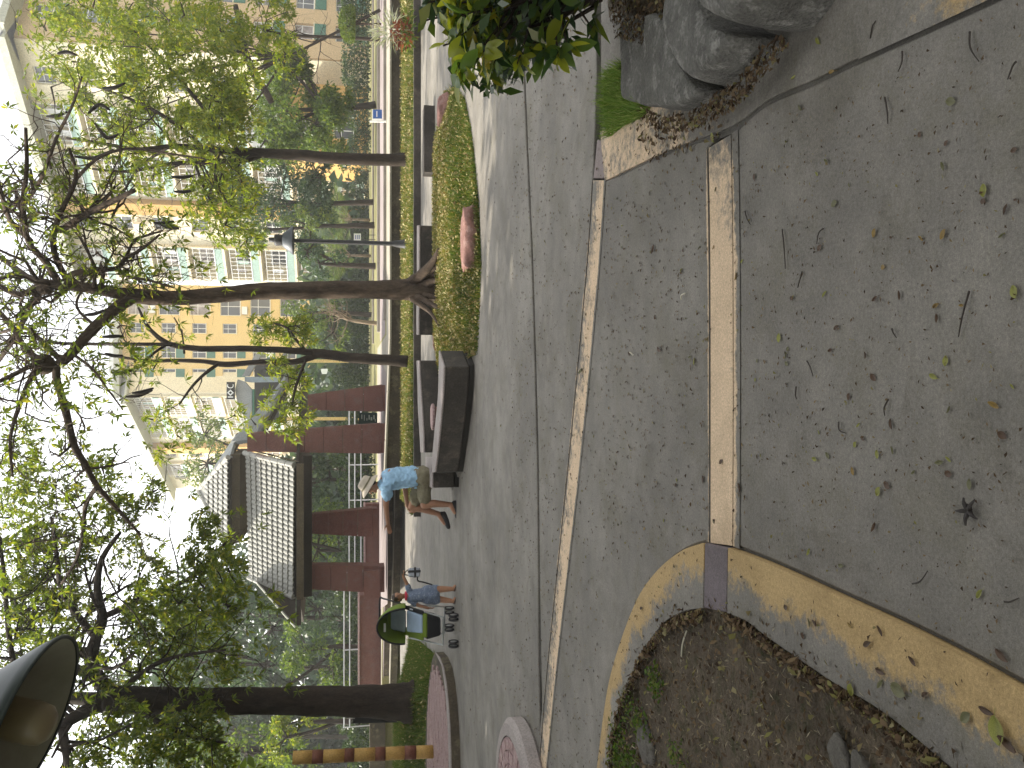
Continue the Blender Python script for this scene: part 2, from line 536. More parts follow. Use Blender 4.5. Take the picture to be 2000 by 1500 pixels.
# kerb round the bed on the left, in three poured lengths
bed_kerb = tag(MB().box((G(1385, 1130).x, G(1385, 1130).y, -0.035), (0.12, 0.12, 0.02)).build('garden_kerb', M_joint), kind='structure')
strip_mesh('kerb_segment', KOL, KIL, M_yellow, 0.74, 0.22, 0.022, 0.08, 8, [-0.2, -0.15, 0.0, 0.03, 0.04, 0.04], bed_kerb, 0.004)
strip_mesh('kerb_segment', KOR, KIR, M_yellow, 0.84, 0.12, 0.022, 0.08, 8, [0.04, 0.0, -0.02, -0.02, 0.0], bed_kerb, 0.004)
ap_o = [KOL[-1], KOR[0]]; ap_i = [KIL[-1], KIR[0]]
m = MB(); m.prism(inset_poly([KOL[-1], KIL[-1], KIR[0], KOR[0]], 0.005), -0.05, 0.021, 0.006); tag(m.build('kerb_segment', M_purple, bed_kerb), 'mauve grey square of kerb at its corner')

# soil of the bed: a lumpy sheet filling the inside of the kerb
def lumpy(poly, z, amp, cell, mat, name, kind, parent=None, dome=0.0, fn=None):
    n = len(poly)
    xs = [p[0] for p in poly]; ys = [p[1] for p in poly]
    x0, x1, y0, y1 = min(xs), max(xs), min(ys), max(ys)
    def inside(x, y):
        c = False; j = n-1
        for i in range(n):
            xi, yi = poly[i][0], poly[i][1]; xj, yj = poly[j][0], poly[j][1]
            if (yi > y) != (yj > y) and x < (xj-xi)*(y-yi)/(yj-yi+1e-12)+xi: c = not c
            j = i
        return c
    from mathutils import noise as mn
    nx = int((x1-x0)/cell)+2; ny = int((y1-y0)/cell)+2
    idx = {}; verts = []; faces = []
    def vid(i, j):
        if (i, j) not in idx:
            x = x0+i*cell; y = y0+j*cell
            h = z + amp*(mn.noise(Vector((x*2.2, y*2.2, 3.3))) + 0.6*mn.noise(Vector((x*6, y*6, 1.3))) + 0.3*mn.noise(Vector((x*17, y*17, 7.3))))
            if fn: h += fn(x, y)
            idx[(i, j)] = len(verts); verts.append((x, y, h))
        return idx[(i, j)]
    for i in range(nx):
        for j in range(ny):
            if inside(x0+(i+.5)*cell, y0+(j+.5)*cell):
                faces.append((vid(i, j), vid(i+1, j), vid(i+1, j+1), vid(i, j+1)))
    o = obj(name, verts, faces, mat, parent, True)
    if kind: tag(o, kind=kind)
    return o, inside
bed_poly = [(p.x, p.y) for p in KIL + KIR] + [(KIR[-1].x-2.5, KIR[-1].y), (KIL[0].x-1.5, KIL[0].y)]
bed_poly_big = [(p.x, p.y) for p in KIL + KIR]
cx = sum(p[0] for p in bed_poly_big)/len(bed_poly_big); cy = sum(p[1] for p in bed_poly_big)/len(bed_poly_big)
bed_fill = []
for k, p in enumerate(KIL + KIR):
    q = KOL[k] if k < len(KIL) else KOR[k-len(KIL)]
    bed_fill.append(tuple((Vector((p.x, p.y, 0)).lerp(Vector((q.x, q.y, 0)), 0.25))[:2]))
bed_fill += [(KIR[-1].x-2.5, KIR[-1].y-0.3), (KIL[0].x-1.5, KIL[0].y)]
bed_soil, in_bed = lumpy(bed_fill, -0.005, 0.022, 0.025, M_earth, 'planting_bed', 'structure')

# right-hand kerb band with worn orange paint, and the small mauve square beside it
RI = [p + Vector((0.34, 0.10, 0)) for p in RK]
strip_mesh('kerb_band', RK, RI, M_peach, 0.5, 0.5, 0.002, 0.06, 8, [0.05, 0.02, -0.18, -0.4, -0.4, -0.25, -0.12, 0.02, 0.15, 0.2], gap=0.009)
strip_mesh('paint_smear', RK[-7:], RI[-7:], M_yellow, 0.42, 0.5, 0.006, depth=0, sub=8, along=[-0.4, -0.15, 0.08, 0.22, 0.25, 0.2, 0.1])
M_groove = mat_concrete('groove_concrete', tone=0.62)
for nm, L_ in (('joint_fill', RK), ('joint_fill', KOR), ('joint_fill', KOL)):
    strip_mesh(nm, [p + Vector((-.02, -.02, 0)) for p in L_], [p + Vector((.02, .02, 0)) for p in L_], M_groove, 0, 0, -0.012, depth=0, sub=2)
m = MB(); m.prism(inset_poly(GG([(1158, 350), (1188, 350), (1190, 278), (1166, 270)]), 0.006), -0.05, 0.0, 0.005); m.build('mauve_slab', M_mauve_light, plaza)

# planting bed on the right, under the shrub
rb = [p for p in RI[1:]] + [RI[-1] + Vector((3, 0, 0)), Vector((6, 3.5, 0)), Vector((6, G(1172, 150).y, 0)), G(1172, 150), G(1175, 270)]
m = MB(); m.prism(inset_poly(rb, 0.01), -0.05, -0.004); m.build('paved_margin', M_conc, plaza)
# ------------------------------------------------------------------ raised ground, benches, steps, walls
M_grass = mat_leaf('grass_blades', [(0.0, (0.055, 0.095, 0.016, 1)), (0.5, (0.10, 0.14, 0.028, 1)), (0.8, (0.19, 0.18, 0.055, 1)), (1.0, (0.30, 0.25, 0.11, 1))], 0.35, 0.6, 0.2)
M_grass_lush = mat_leaf('lush_grass', [(0.0, (0.045, 0.085, 0.016, 1)), (0.6, (0.085, 0.135, 0.025, 1)), (1.0, (0.17, 0.17, 0.06, 1))], 0.35, 0.6, 0.2)
M_litter = mat_leaf('leaf_litter', [(0.0, (0.035, 0.021, 0.012, 1)), (0.5, (0.10, 0.062, 0.034, 1)), (0.8, (0.19, 0.135, 0.078, 1)), (0.93, (0.17, 0.16, 0.05, 1)), (1.0, (0.27, 0.22, 0.14, 1))], 0.1, 0.8, 0.2)

def blades(name, pts, h, wd, mat, lean=0.5, parent=None):
    """three-sided grass blades on the given points (n,3)"""
    n = len(pts); pts = np.asarray(pts, float)
    a = RNG.uniform(0, 2*np.pi, n); hh = h*RNG.uniform(0.5, 1.3, n); ww = wd*RNG.uniform(0.6, 1.3, n)
    la = RNG.uniform(0, 2*np.pi, n); ll = hh*lean*RNG.uniform(0.1, 1.2, n)
    dx = np.cos(a)*ww/2; dy = np.sin(a)*ww/2
    V = np.zeros((n, 3, 3))
    V[:, 0] = pts + np.stack([dx, dy, np.zeros(n)], 1)
    V[:, 1] = pts - np.stack([dx, dy, np.zeros(n)], 1)
    V[:, 2] = pts + np.stack([np.cos(la)*ll, np.sin(la)*ll, hh], 1)
    return tag(quads_np(name, V.reshape(-1, 3), mat, parent, 3), kind='stuff')

def scatter_in(poly, n, zf):
    xs = [p[0] for p in poly]; ys = [p[1] for p in poly]
    P0 = np.array(poly, float)
    out = []
    while sum(len(o) for o in out) < n:
        q = np.stack([RNG.uniform(min(xs), max(xs), n*2), RNG.uniform(min(ys), max(ys), n*2)], 1)
        c = np.zeros(len(q), bool)
        j = len(P0)-1
        for i in range(len(P0)):
            xi, yi = P0[i]; xj, yj = P0[j]
            cond = ((yi > q[:, 1]) != (yj > q[:, 1])) & (q[:, 0] < (xj-xi)*(q[:, 1]-yi)/(yj-yi+1e-12)+xi)
            c ^= cond; j = i
        out.append(q[c])
    q = np.concatenate(out)[:n]
    return np.concatenate([q, zf(q[:, 0], q[:, 1])[:, None]], 1)

def edge_dist(poly):
    P0 = np.array(poly, float); P1 = np.roll(P0, -1, 0)
    def f(x, y):
        q = np.stack([np.atleast_1d(x), np.atleast_1d(y)], 1).astype(float)
        d = np.full(len(q), 1e9)
        for a, b in zip(P0, P1):
            ab = b-a; t = np.clip(((q-a)@ab)/(ab@ab+1e-12), 0, 1)
            d = np.minimum(d, np.linalg.norm(q-(a+t[:, None]*ab), axis=1))
        return d
    return f

def hill(poly, h, run):
    ed = edge_dist(poly)
    def f(x, y):
        q = np.clip(ed(x, y)/run, 0, 1)
        return h*(q*q*(3-2*q))
    return f

# grass island with the big tree
mound_px = [(893, 168), (908, 190), (921, 250), (930, 330), (936, 400), (941, 520), (938, 600), (934, 690)]
mound_poly = [tuple(G(v, y)[:2]) for v, y in mound_px] + [(0.3, 11.2), (-0.6, 12.6), (0.4, 13.6), (3.0, 13.9), (4.8, 13.4)]
mh = hill(mound_poly, 0.22, 0.9)
lumpy(mound_poly, -0.01, 0.02, 0.11, M_lawn, 'grass_island', 'structure', fn=lambda x, y: float(mh(x, y)[0]))
blades('grass', scatter_in(mound_poly, 30000, lambda x, y: mh(x, y)-0.01), 0.075, 0.015, M_grass, 0.8)
def chaff_on(poly, n, zf, L, name='dry_chaff'):
    p = scatter_in(poly, n, zf); k = len(p); a = RNG.uniform(0, 6.283, k); LL = L*RNG.uniform(.4, 1.3, k)
    d = np.stack([np.cos(a), np.sin(a), RNG.normal(0, .5, k)], 1); s = np.stack([-np.sin(a), np.cos(a), RNG.normal(0, .7, k)], 1)
    V = np.stack([p-d*LL[:, None]/2, p-s*LL[:, None]*.25, p+d*LL[:, None]/2, p+s*LL[:, None]*.25], 1).reshape(-1, 3)
    return tag(quads_np(name, V, M_straw_leaf), kind='stuff')
M_straw_leaf = mat_leaf('straw_coloured_leaves', [(0.0, (.16, .11, .045, 1)), (.5, (.30, .24, .11, 1)), (1.0, (.46, .40, .22, 1))], .2, .8, .2)
chaff_on(mound_poly, 9000, lambda x, y: mh(x, y)+.03+RNG.uniform(0, .03, len(x)), .045)
near_edge = [tuple(G(v, y)[:2]) for v, y in mound_px[1:6]] + [tuple(G(v-22, y)[:2]) for v, y in mound_px[1:6]][::-1]
blades('grass', scatter_in(near_edge, 6500, lambda x, y: mh(x, y)-0.01), 0.09, 0.013, M_grass_lush, 0.6)

# long grass strip in front of the retaining wall, with its kerb
gk = MB(); gk.box((6.3, 18.66, 0.07), (18.6, 0.14, 0.17)); tag(gk.build('grass_strip_kerb', M_bench), kind='structure')
strip_poly = [(-3.0, 18.74), (15.6, 18.74), (15.6, 21.75), (-3.0, 21.75)]
lumpy(strip_poly, 0.15, 0.025, 0.3, M_lawn, 'grass_strip', 'structure', fn=lambda x, y: 0.025*(y-18.7))
blades('grass', scatter_in(strip_poly, 45000, lambda x, y: 0.15+0.025*(y-18.7)), 0.085, 0.022, M_grass, 0.8)
chaff_on(strip_poly, 5500, lambda x, y: 0.19+0.025*(y-18.7)+RNG.uniform(0, .04, len(x)), .07)

# terrace and its retaining wall
tb = MB()
tb.prism([(-2.75, 22.05), (60, 22.05), (60, 140), (-60, 140), (-60, 31.2), (-9.8, 29.3), (-2.75, 26.4)], -0.3, 0.5)
tag(tb.build('terrace', M_drygrass), kind='structure')
tp = MB(); tp.prism([(-2.7, 22.1), (59, 22.1), (59, 25.3), (1.5, 25.3), (1.5, 35), (-58, 35), (-58, 31.6), (-9.8, 29.7), (-2.7, 26.8)], 0.46, 0.504)
tag(tp.build('terrace_path', M_pale_stone), kind='structure')
tp = MB(); tp.prism([(1.6, 26.3), (59, 26.3), (59, 31.5), (1.6, 31.5)], 0.46, 0.504)
tag(tp.build('mauve_path', M_pave_far), kind='structure')
kb = MB()
kb.box((30, 25.8, 0.53), (56, 0.5, 0.12)); kb.box((30, 31.9, 0.54), (56, 0.3, 0.12)); kb.box((33, 41.0, 0.53), (62, 0.4, 0.1))
tag(kb.build('path_kerb', M_bench_top), kind='structure')

wall = empty('retaining_wall', (5, 21.9, 0), 'long dark weathered retaining wall behind the sunlit grass strip', 'wall')
wm = MB()
wm.hexa([(-2.75, 21.78, 0), (1.2, 21.78, 0), (1.2, 22.05, 0), (-2.75, 22.05, 0)], [(-2.75, 21.78, 0.66), (1.2, 21.78, 0.51), (1.2, 22.05, 0.51), (-2.75, 22.05, 0.66)])
wm.hexa([(1.202, 21.78, 0), (15.8, 21.78, 0), (15.8, 22.05, 0), (1.202, 22.05, 0)], [(1.202, 21.78, 0.51), (15.8, 21.78, 0.51), (15.8, 22.05, 0.51), (1.202, 22.05, 0.51)])
wm.build('wall_body', M_wall_dark, wall)
xs = [-2.8, -1.5, -0.2, 1.2] + [1.2+1.46*k for k in range(1, 11)]
for a, b in zip(xs, xs[1:]):
    za = 0.66-(a+2.75)/3.95*0.15 if a < 1.2 else 0.51
    zb = 0.66-(b+2.75)/3.95*0.15 if b < 1.2 else 0.51
    m = MB(); m.hexa([(a+.01, 21.70, za+.003), (b-.01, 21.70, zb+.003), (b-.01, 22.45, zb+.003), (a+.01, 22.45, za+.003)], [(a+.01, 21.70, za+.05), (b-.01, 21.70, zb+.05), (b-.01, 22.45, zb+.05), (a+.01, 22.45, za+.05)])
    m.build('coping_stone', M_pale_stone, wall)

# two broad steps up to the terrace on the left
steps = empty('terrace_steps', (-6, 27, 0), 'two broad dark steps rising to the terrace beyond the man and child', 'steps')
sd = Vector((-4.6, 2.2, 0)).normalized(); sn = Vector((-sd.y, sd.x, 0)) * -1
s0 = Vector((-2.9, 25.3, 0))
for k in range(2):
    a = s0 + sn*(-0.42*k) if False else s0 + Vector((0.42*k*0.43, 0.42*k*0.9, 0))
    L = 34
    e = a + sd*L
    nrm = Vector((0.43, 0.9, 0))
    m = MB(); m.hexa([a, a+nrm*2.2, e+nrm*2.2, e][::-1], [p+Vector((0, 0, 0.22*(k+1))) for p in [a, a+nrm*2.2, e+nrm*2.2, e]][::-1])
    m.build('riser', M_wall_dark, steps)
    z = 0.22*(k+1)+0.004
    m = MB(); f = nrm*-0.03
    m.hexa([p+Vector((0, 0, z)) for p in [a+f, a+nrm*2.2, e+nrm*2.2, e+f]][::-1], [p+Vector((0, 0, z+0.03)) for p in [a+f, a+nrm*2.2, e+nrm*2.2, e+f]][::-1])
    m.build('tread', M_pale_stone if k == 0 else M_pave_far, steps)

# grass bank on the left with its tree
bank_poly = [(-4.95, 14.9), (-6.55, 21.6), (-17, 24.5), (-17, 13.5), (-7.0, 15.7), (-6.0, 15.2)]
bh = hill(bank_poly, 0.42, 1.7)
lumpy(bank_poly, 0.0, 0.03, 0.2, M_lawn, 'grass_bank', 'structure', fn=lambda x, y: float(bh(x, y)[0]))
blades('grass', scatter_in([(-4.95, 14.9), (-6.55, 21.6), (-12, 22.5), (-11, 14.8), (-7.0, 15.7), (-6.0, 15.2)], 40000, lambda x, y: bh(x, y)-0.01), 0.14, 0.02, M_grass_lush, 0.7)
chaff_on([(-4.95, 14.9), (-6.55, 21.6), (-12, 22.5), (-11, 14.8), (-7.0, 15.7), (-6.0, 15.2)], 2600, lambda x, y: bh(x, y)+.05+RNG.uniform(0, .05, len(x)), .06)

# low platform paved with pink brick on the left
M_pinkbrick = mat_rough('pink_brick', (0.25, 0.16, 0.155, 1), (0.36, 0.25, 0.24, 1), 5, 40, 0.85, 0.3, (0.42, 0.33, 0.31, 1))
pf_front = [(850, 1274), (858, 1284), (866, 1305), (871, 1335), (875, 1375), (878, 1420), (880, 1475), (881, 1540), (881, 1640)]
pf_back = [(846, 1278), (842, 1290), (837, 1325), (832, 1375), (830, 1430), (828, 1475), (827, 1540), (826, 1640)]
FA = GG(pf_front, 0.14); FB = GG(pf_back, 0.14)
plat = tag(MB().prism([tuple(p[:2]) for p in FA + FB[::-1]], -0.05, 0.125).build('paved_platform', M_wall_dark), kind='structure')
rim = MB()
rim.prism([tuple(p[:2]) for p in FA] + [tuple((p + Vector((-0.04, 0.24, 0)))[:2]) for p in FA[2:]][::-1], 0.126, 0.145, 0.006)
rim.build('rim', M_bench_top, plat)
bk = MB()
polyp = [tuple(p[:2]) for p in FA + FB[::-1]]
edp = edge_dist(polyp)
def in_poly(poly, x, y):
    c = False; j = len(poly)-1
    for i in range(len(poly)):
        xi, yi = poly[i][:2]; xj, yj = poly[j][:2]
        if (yi > y) != (yj > y) and x < (xj-xi)*(y-yi)/(yj-yi+1e-12)+xi: c = not c
        j = i
    return c
for i in range(64):
    for j in range(34):
        x = -9.6+0.212*0.37*i*1.0+ (0.106*0.37 if j % 2 else 0)+i*0.13; y = 11.6+j*0.112
        if in_poly(polyp, x, y) and edp(x, y)[0] > 0.26:
            bk.box((x, y, 0.132+random.uniform(-.004, .004)), (0.2, 0.1, 0.03))
tag(bk.build('brick_paving', M_pinkbrick, plat), kind='stuff')

# round planter seat at the left edge
rc = G(1002, 1633, 0.15)
rp = empty('round_plinth', (rc.x, rc.y, 0), 'low round concrete plinth topped with pink brick, lowest at the left edge', 'plinth')
m = MB(); m.lathe([(0.93, 0), (0.95, 0.02), (0.95, 0.115), (0.9, 0.15), (0.80, 0.152), (0.80, 0.13), (0.0, 0.13)], (rc.x, rc.y, 0), 56); m.build('rim', M_bench_top, rp)
m = MB()
for k in range(7):
    r0 = 0.02+0.111*k; r1 = r0+0.103; n = max(5, int(2*math.pi*(r0+r1)/2/0.2))
    for q in range(n):
        a0 = 2*math.pi*q/n+0.02; a1 = 2*math.pi*(q+1)/n-0.02
        b = [(rc.x+r*math.cos(a), rc.y+r*math.sin(a)) for r, a in ((r0, a0), (r1, a0), (r1, a1), (r0, a1))]
        m.hexa([(x, y, 0.126) for x, y in b], [(x, y, 0.15+random.uniform(-.003, .003)) for x, y in b])
tag(m.build('brick_top', M_pinkbrick, rp), kind='stuff')

# curved concrete benches around the grass island
def bench(front_px, back_px, label, z=0.4, toe=0.07):
    A = [G(v, y, z) for v, y in front_px]; B = [G(v, y, z) for v, y in back_px]
    A = smooth_path(A, 4); B = smooth_path(B, 4)
    c = sum(A, Vector())/len(A)
    root = empty('curved_bench', (c.x, c.y, 0), label, 'bench', 'curved concrete benches round the grass island')
    def band(z0, z1, ins, name, mat):
        m = MB()
        for i in range(len(A)-1):
            q = []
            for a, b in ((A[i], B[i]), (A[i+1], B[i+1])):
                d = (b-a).normalized()*ins; q.append((a+d, b-d))
            (a0, b0), (a1, b1) = q
            s = [a0, b0, b1, a1]
            cr = (b0-a0).cross(a1-a0).z
            if cr < 0: s = [a0, a1, b1, b0]
            else: s = [a0, b0, b1, a1]
            i0 = len(m.v)
            m.v += [(p.x, p.y, z0) for p in s] + [(p.x, p.y, z1) for p in s]
            m.f += [(i0+3, i0+2, i0+1, i0), (i0+4, i0+5, i0+6, i0+7), (i0, i0+1, i0+5, i0+4), (i0+1, i0+2, i0+6, i0+5), (i0+2, i0+3, i0+7, i0+6), (i0+3, i0, i0+4, i0+7)]
        o = m.build(name, mat, root)
        bm = bmesh.new(); bm.from_mesh(o.data); bmesh.ops.remove_doubles(bm, verts=bm.verts, dist=1e-4)
        bm.verts.index_update()
        seen = {}
        for f in list(bm.faces):
            k = tuple(sorted(v.index for v in f.verts)); seen.setdefault(k, []).append(f)
        bmesh.ops.delete(bm, geom=[f for fs in seen.values() if len(fs) > 1 for f in fs], context='FACES_ONLY')
        bmesh.ops.recalc_face_normals(bm, faces=bm.faces)
        bm.to_mesh(o.data); bm.free()
        bv = o.modifiers.new('bevel', 'BEVEL'); bv.width = 0.018; bv.segments = 2; bv.limit_method = 'ANGLE'
        return o
    band(-0.02, 0.075, toe, 'plinth', M_joint)  # recessed base, its toe shadow put into a near-black colour
    band(0.076, z-0.03, 0.0, 'body', M_bench)
    band(z-0.03, z, -0.012, 'seat', M_bench_top)
    return root
bench([(866, 716), (865, 745), (863, 785), (859, 830), (854, 880), (849, 922)], [(857, 684), (856.5, 720), (855, 775), (850, 825), (845, 880), (841, 924)], 'nearest dark concrete bench with pale curved seat, left of the grass island')
bench([(818, 704), (820, 745), (823, 795), (826, 845), (827, 884)], [(813, 704), (815, 745), (816, 795), (819, 845), (821, 884)], 'far dark bench behind the small red stool, left of the path gap')
bench([(818, 440), (818, 500), (818, 560), (817, 620), (817, 654)], [(814, 440), (814, 500), (814, 560), (813, 620), (813, 654)], 'far dark bench straight behind the big tree trunk')
bench([(843, 892), (843, 915), (843, 953)], [(831, 892), (831, 915), (831, 950)], 'short dark bench end that the man in the hat sits on')

st = G(843, 814, 0.34)
sr = empty('stool', (st.x, st.y, 0), 'small red stool with a pale pink top between two dark benches', 'stool')
m = MB(); m.lathe([(0.15, 0), (0.17, 0.03), (0.15, 0.28), (0.19, 0.30)], (st.x, st.y, 0), 20); m.build('base', M_brick_red, sr)
m = MB(); m.lathe([(0.19, 0.301), (0.2, 0.31), (0.2, 0.335), (0.18, 0.345), (0, 0.347)], (st.x, st.y, 0), 20); m.build('seat', M_pinkbrick, sr)
rw = MB(); a = G(903, 918); b = G(884, 957); rw.hexa([a, a+Vector((0.1, 0.75, 0)), b+Vector((-.05, .6, 0)), b], [a+Vector((0, 0, .03)), a+Vector((.1, .75, .17)), b+Vector((-.05, .6, .03)), b+Vector((0, 0, .012))])
tag(rw.build('concrete_wedge', M_conc), 'low grey concrete wedge on the ground by the dark bench end, beside the seated man', 'kerb')

# rocks
def rock(c, size, mat, name, label, seed, group=None, rz=0.0, flat=0.0, cat='rock'):
    from mathutils import noise as mn
    bm = bmesh.new(); bmesh.ops.create_icosphere(bm, subdivisions=4, radius=1)
    o3 = Vector((seed*3.7, seed*1.9, seed))
    for v in bm.verts:
        p = v.co.copy()
        k = 1 + 0.38*mn.noise(p*0.95+o3) + 0.16*mn.noise(p*2.6+o3) + 0.07*mn.noise(p*6+o3)
        q = p*k
        if flat and q.z > flat: q.z = flat + (q.z-flat)*0.15
        q = Vector((q.x*size[0], q.y*size[1], q.z*size[2]))
        v.co = Matrix.Rotation(rz, 3, 'Z') @ q + Vector(c)
    me = bpy.data.meshes.new(name); bm.to_mesh(me); bm.free(); me.materials.append(mat)
    me.polygons.foreach_set('use_smooth', [True]*len(me.polygons))
    o = bpy.data.objects.new(name, me); COL.objects.link(o)
    return tag(o, label, cat, group)
c = G(934, 460)
rock((c.x, c.y+0.12, 0.07), (0.40, 0.24, 0.19), M_brick_red, 'boulder', 'flat red boulder with a pink top at the near edge of the grass', 3, 'red boulders at the edge of the grass island', 0.1, 0.55)
c = G(884, 216)
rock((c.x, c.y+0.1, 0.1), (0.30, 0.2, 0.17), M_brick_red, 'boulder', 'smaller red boulder at the right tip of the grass, below the shrub', 5, 'red boulders at the edge of the grass island', 0.3, 0.7)
c = G(868, 262, 0.12)
rock((c.x, c.y, 0.13), (0.22, 0.14, 0.09), M_brick_red, 'boulder', 'small low red boulder half buried behind the right tip of the grass', 8, 'red boulders at the edge of the grass island', 0.0, 0.6)
c = G(858, 662, 0.12)
rock((c.x, c.y, 0.17), (0.16, 0.1, 0.09), M_brick_red, 'boulder', 'small red boulder in the path gap between the two far benches', 11, 'red boulders at the edge of the grass island', 0.0, 0.6)
dk = MB(); a = G(857, 232); dk.box((a.x-0.15, a.y+0.9, 0.09), (1.25, 0.35, 0.22)); 
o = tag(dk.build('low_kerb_block', M_bench), 'low dark kerb block behind the right tip of the grass island', 'kerb'); 

# humped kerb stones round the right-hand bed
def hump(px, h, ins, label, seed):
    base = [G(v, y) for v, y in px]
    cen = sum(base, Vector())/len(base)
    base = smooth_path(base + [base[0]], 4)[:-1]
    n = len(base); verts = []; faces = []
    prof = [(-0.03, 0.0), (0.3*h, 0.03*ins), (0.62*h, 0.16*ins), (0.84*h, 0.36*ins), (0.96*h, 0.62*ins), (h, 1.0*ins), (1.02*h, 2.2*ins)]
    from mathutils import noise as mn
    for z, q in prof:
        for p in base:
            d = (cen-p); d.z = 0
            k = min(q/max(d.length, 1e-3), 0.85)
            pp = p + d*k
            zz = z + (0.006*mn.noise(Vector((pp.x*7, pp.y*7, seed))) if z > 0 else 0)
            verts.append((pp.x, pp.y, zz))
    for r in range(len(prof)-1):
        for j in range(n):
            j2 = (j+1) % n; faces.append((r*n+j, r*n+j2, (r+1)*n+j2, (r+1)*n+j))
    faces.append(tuple((len(prof)-1)*n+j for j in range(n)))
    o = obj('kerb_stone', verts, faces, M_stone, None, True)
    bm = bmesh.new(); bm.from_mesh(o.data); bmesh.ops.recalc_face_normals(bm, faces=bm.faces); bm.to_mesh(o.data); bm.free()
    return tag(o, label, 'kerb stone', 'humped grey kerb stones round the right hand bed')
hump([(1236, 128), (1236, 190), (1262, 203), (1297, 204), (1294, 120), (1285, 40), (1236, 40)], 0.07, 0.02, 'flattest grey kerb stone, beside the tuft of grass', 1)
hump([(1306, 150), (1306, 200), (1330, 216), (1376, 211), (1420, 184), (1398, 150), (1378, 110), (1358, 60), (1306, 30)], 0.13, 0.04, 'second grey kerb stone, rounded, between the flattest and the biggest', 2)
hump([(1392, 105), (1414, 152), (1440, 170), (1466, 158), (1508, 124), (1540, 80), (1502, 62), (1478, 40), (1466, 0), (1440, -60), (1390, -30), (1376, 50)], 0.21, 0.055, 'biggest grey kerb stone with a pale worn corner, dead leaves along its foot', 3)
hump([(1499, 5), (1512, 42), (1547, 62), (1578, 60), (1605, 38), (1640, -20), (1640, -120), (1510, -140), (1492, -50)], 0.31, 0.07, 'tallest grey kerb stone, cut by the right edge above the orange paint', 4)

# tuft of grass in front of them
M_grass_tuft = mat_leaf('tuft_grass', [(0.0, (0.08, 0.15, 0.03, 1)), (0.6, (0.16, 0.27, 0.06, 1)), (1.0, (0.32, 0.35, 0.15, 1))], 0.35, 0.6, 0.2)
tp_ = [tuple(G(v, y)[:2]) for v, y in [(1188, 150), (1186, 200), (1190, 268), (1200, 262), (1222, 244), (1262, 228), (1275, 206), (1240, 196), (1232, 150), (1222, 120)]]
blades('grass_tuft', scatter_in(tp_, 2600, lambda x, y: np.zeros(len(x))), 0.085, 0.0065, M_grass_tuft, 0.75)
blades('grass_tuft', scatter_in(tp_, 700, lambda x, y: np.zeros(len(x))), 0.045, 0.006, M_litter, 1.0)
# ------------------------------------------------------------------ blocks of flats
M_cream = mat_rough('cream_render', (0.68, 0.60, 0.42, 1), (0.77, 0.70, 0.52, 1), 0.3, 12, 0.9, 0.05)
M_yellow_wall = mat_rough('yellow_render', (0.66, 0.47, 0.18, 1), (0.74, 0.55, 0.23, 1), 0.3, 12, 0.9, 0.05)
M_orange_wall = mat_rough('orange_render', (0.44, 0.265, 0.085, 1), (0.52, 0.32, 0.105, 1), 0.3, 12, 0.9, 0.05)
M_green_panel = mat_rough('green_panel', (0.05, 0.15, 0.105, 1), (0.075, 0.19, 0.135, 1), 0.5, 12, 0.8, 0.05)
M_green_sunlit = mat_rough('sunlit_green', (0.26, 0.37, 0.31, 1), (0.32, 0.43, 0.37, 1), 0.5, 12, 0.8, 0.05)  # the green panel again, sunlight put into a paler colour
M_beige_wall = mat_rough('beige_render', (0.50, 0.36, 0.20, 1), (0.60, 0.44, 0.26, 1), 0.3, 12, 0.9, 0.05)
M_eave = mat_rough('eave_board', (0.36, 0.36, 0.29, 1), (0.46, 0.46, 0.38, 1), 0.5, 12, 0.85, 0.05)
M_roof_flat = mat_rough('roof_sheet', (0.17, 0.175, 0.165, 1), (0.23, 0.235, 0.22, 1), 0.5, 12, 0.7, 0.1)
M_white_paint = mat_plain('white_paint', (0.72, 0.72, 0.70, 1), 0.5, 0, 0.06)
m_, t_, b_, o_ = mat_base('window_glass')
b_.inputs['Base Color'].default_value = (0.06, 0.065, 0.07, 1); b_.inputs['Roughness'].default_value = 0.08
M_pane = m_
M_curtain = mat_rough('curtained_glass', (0.16, 0.14, 0.13, 1), (0.42, 0.37, 0.36, 1), 1.3, 6, 0.35, 0.0)
M_dark_in = mat_plain('dark_interior', (0.03, 0.028, 0.025, 1), 0.9)

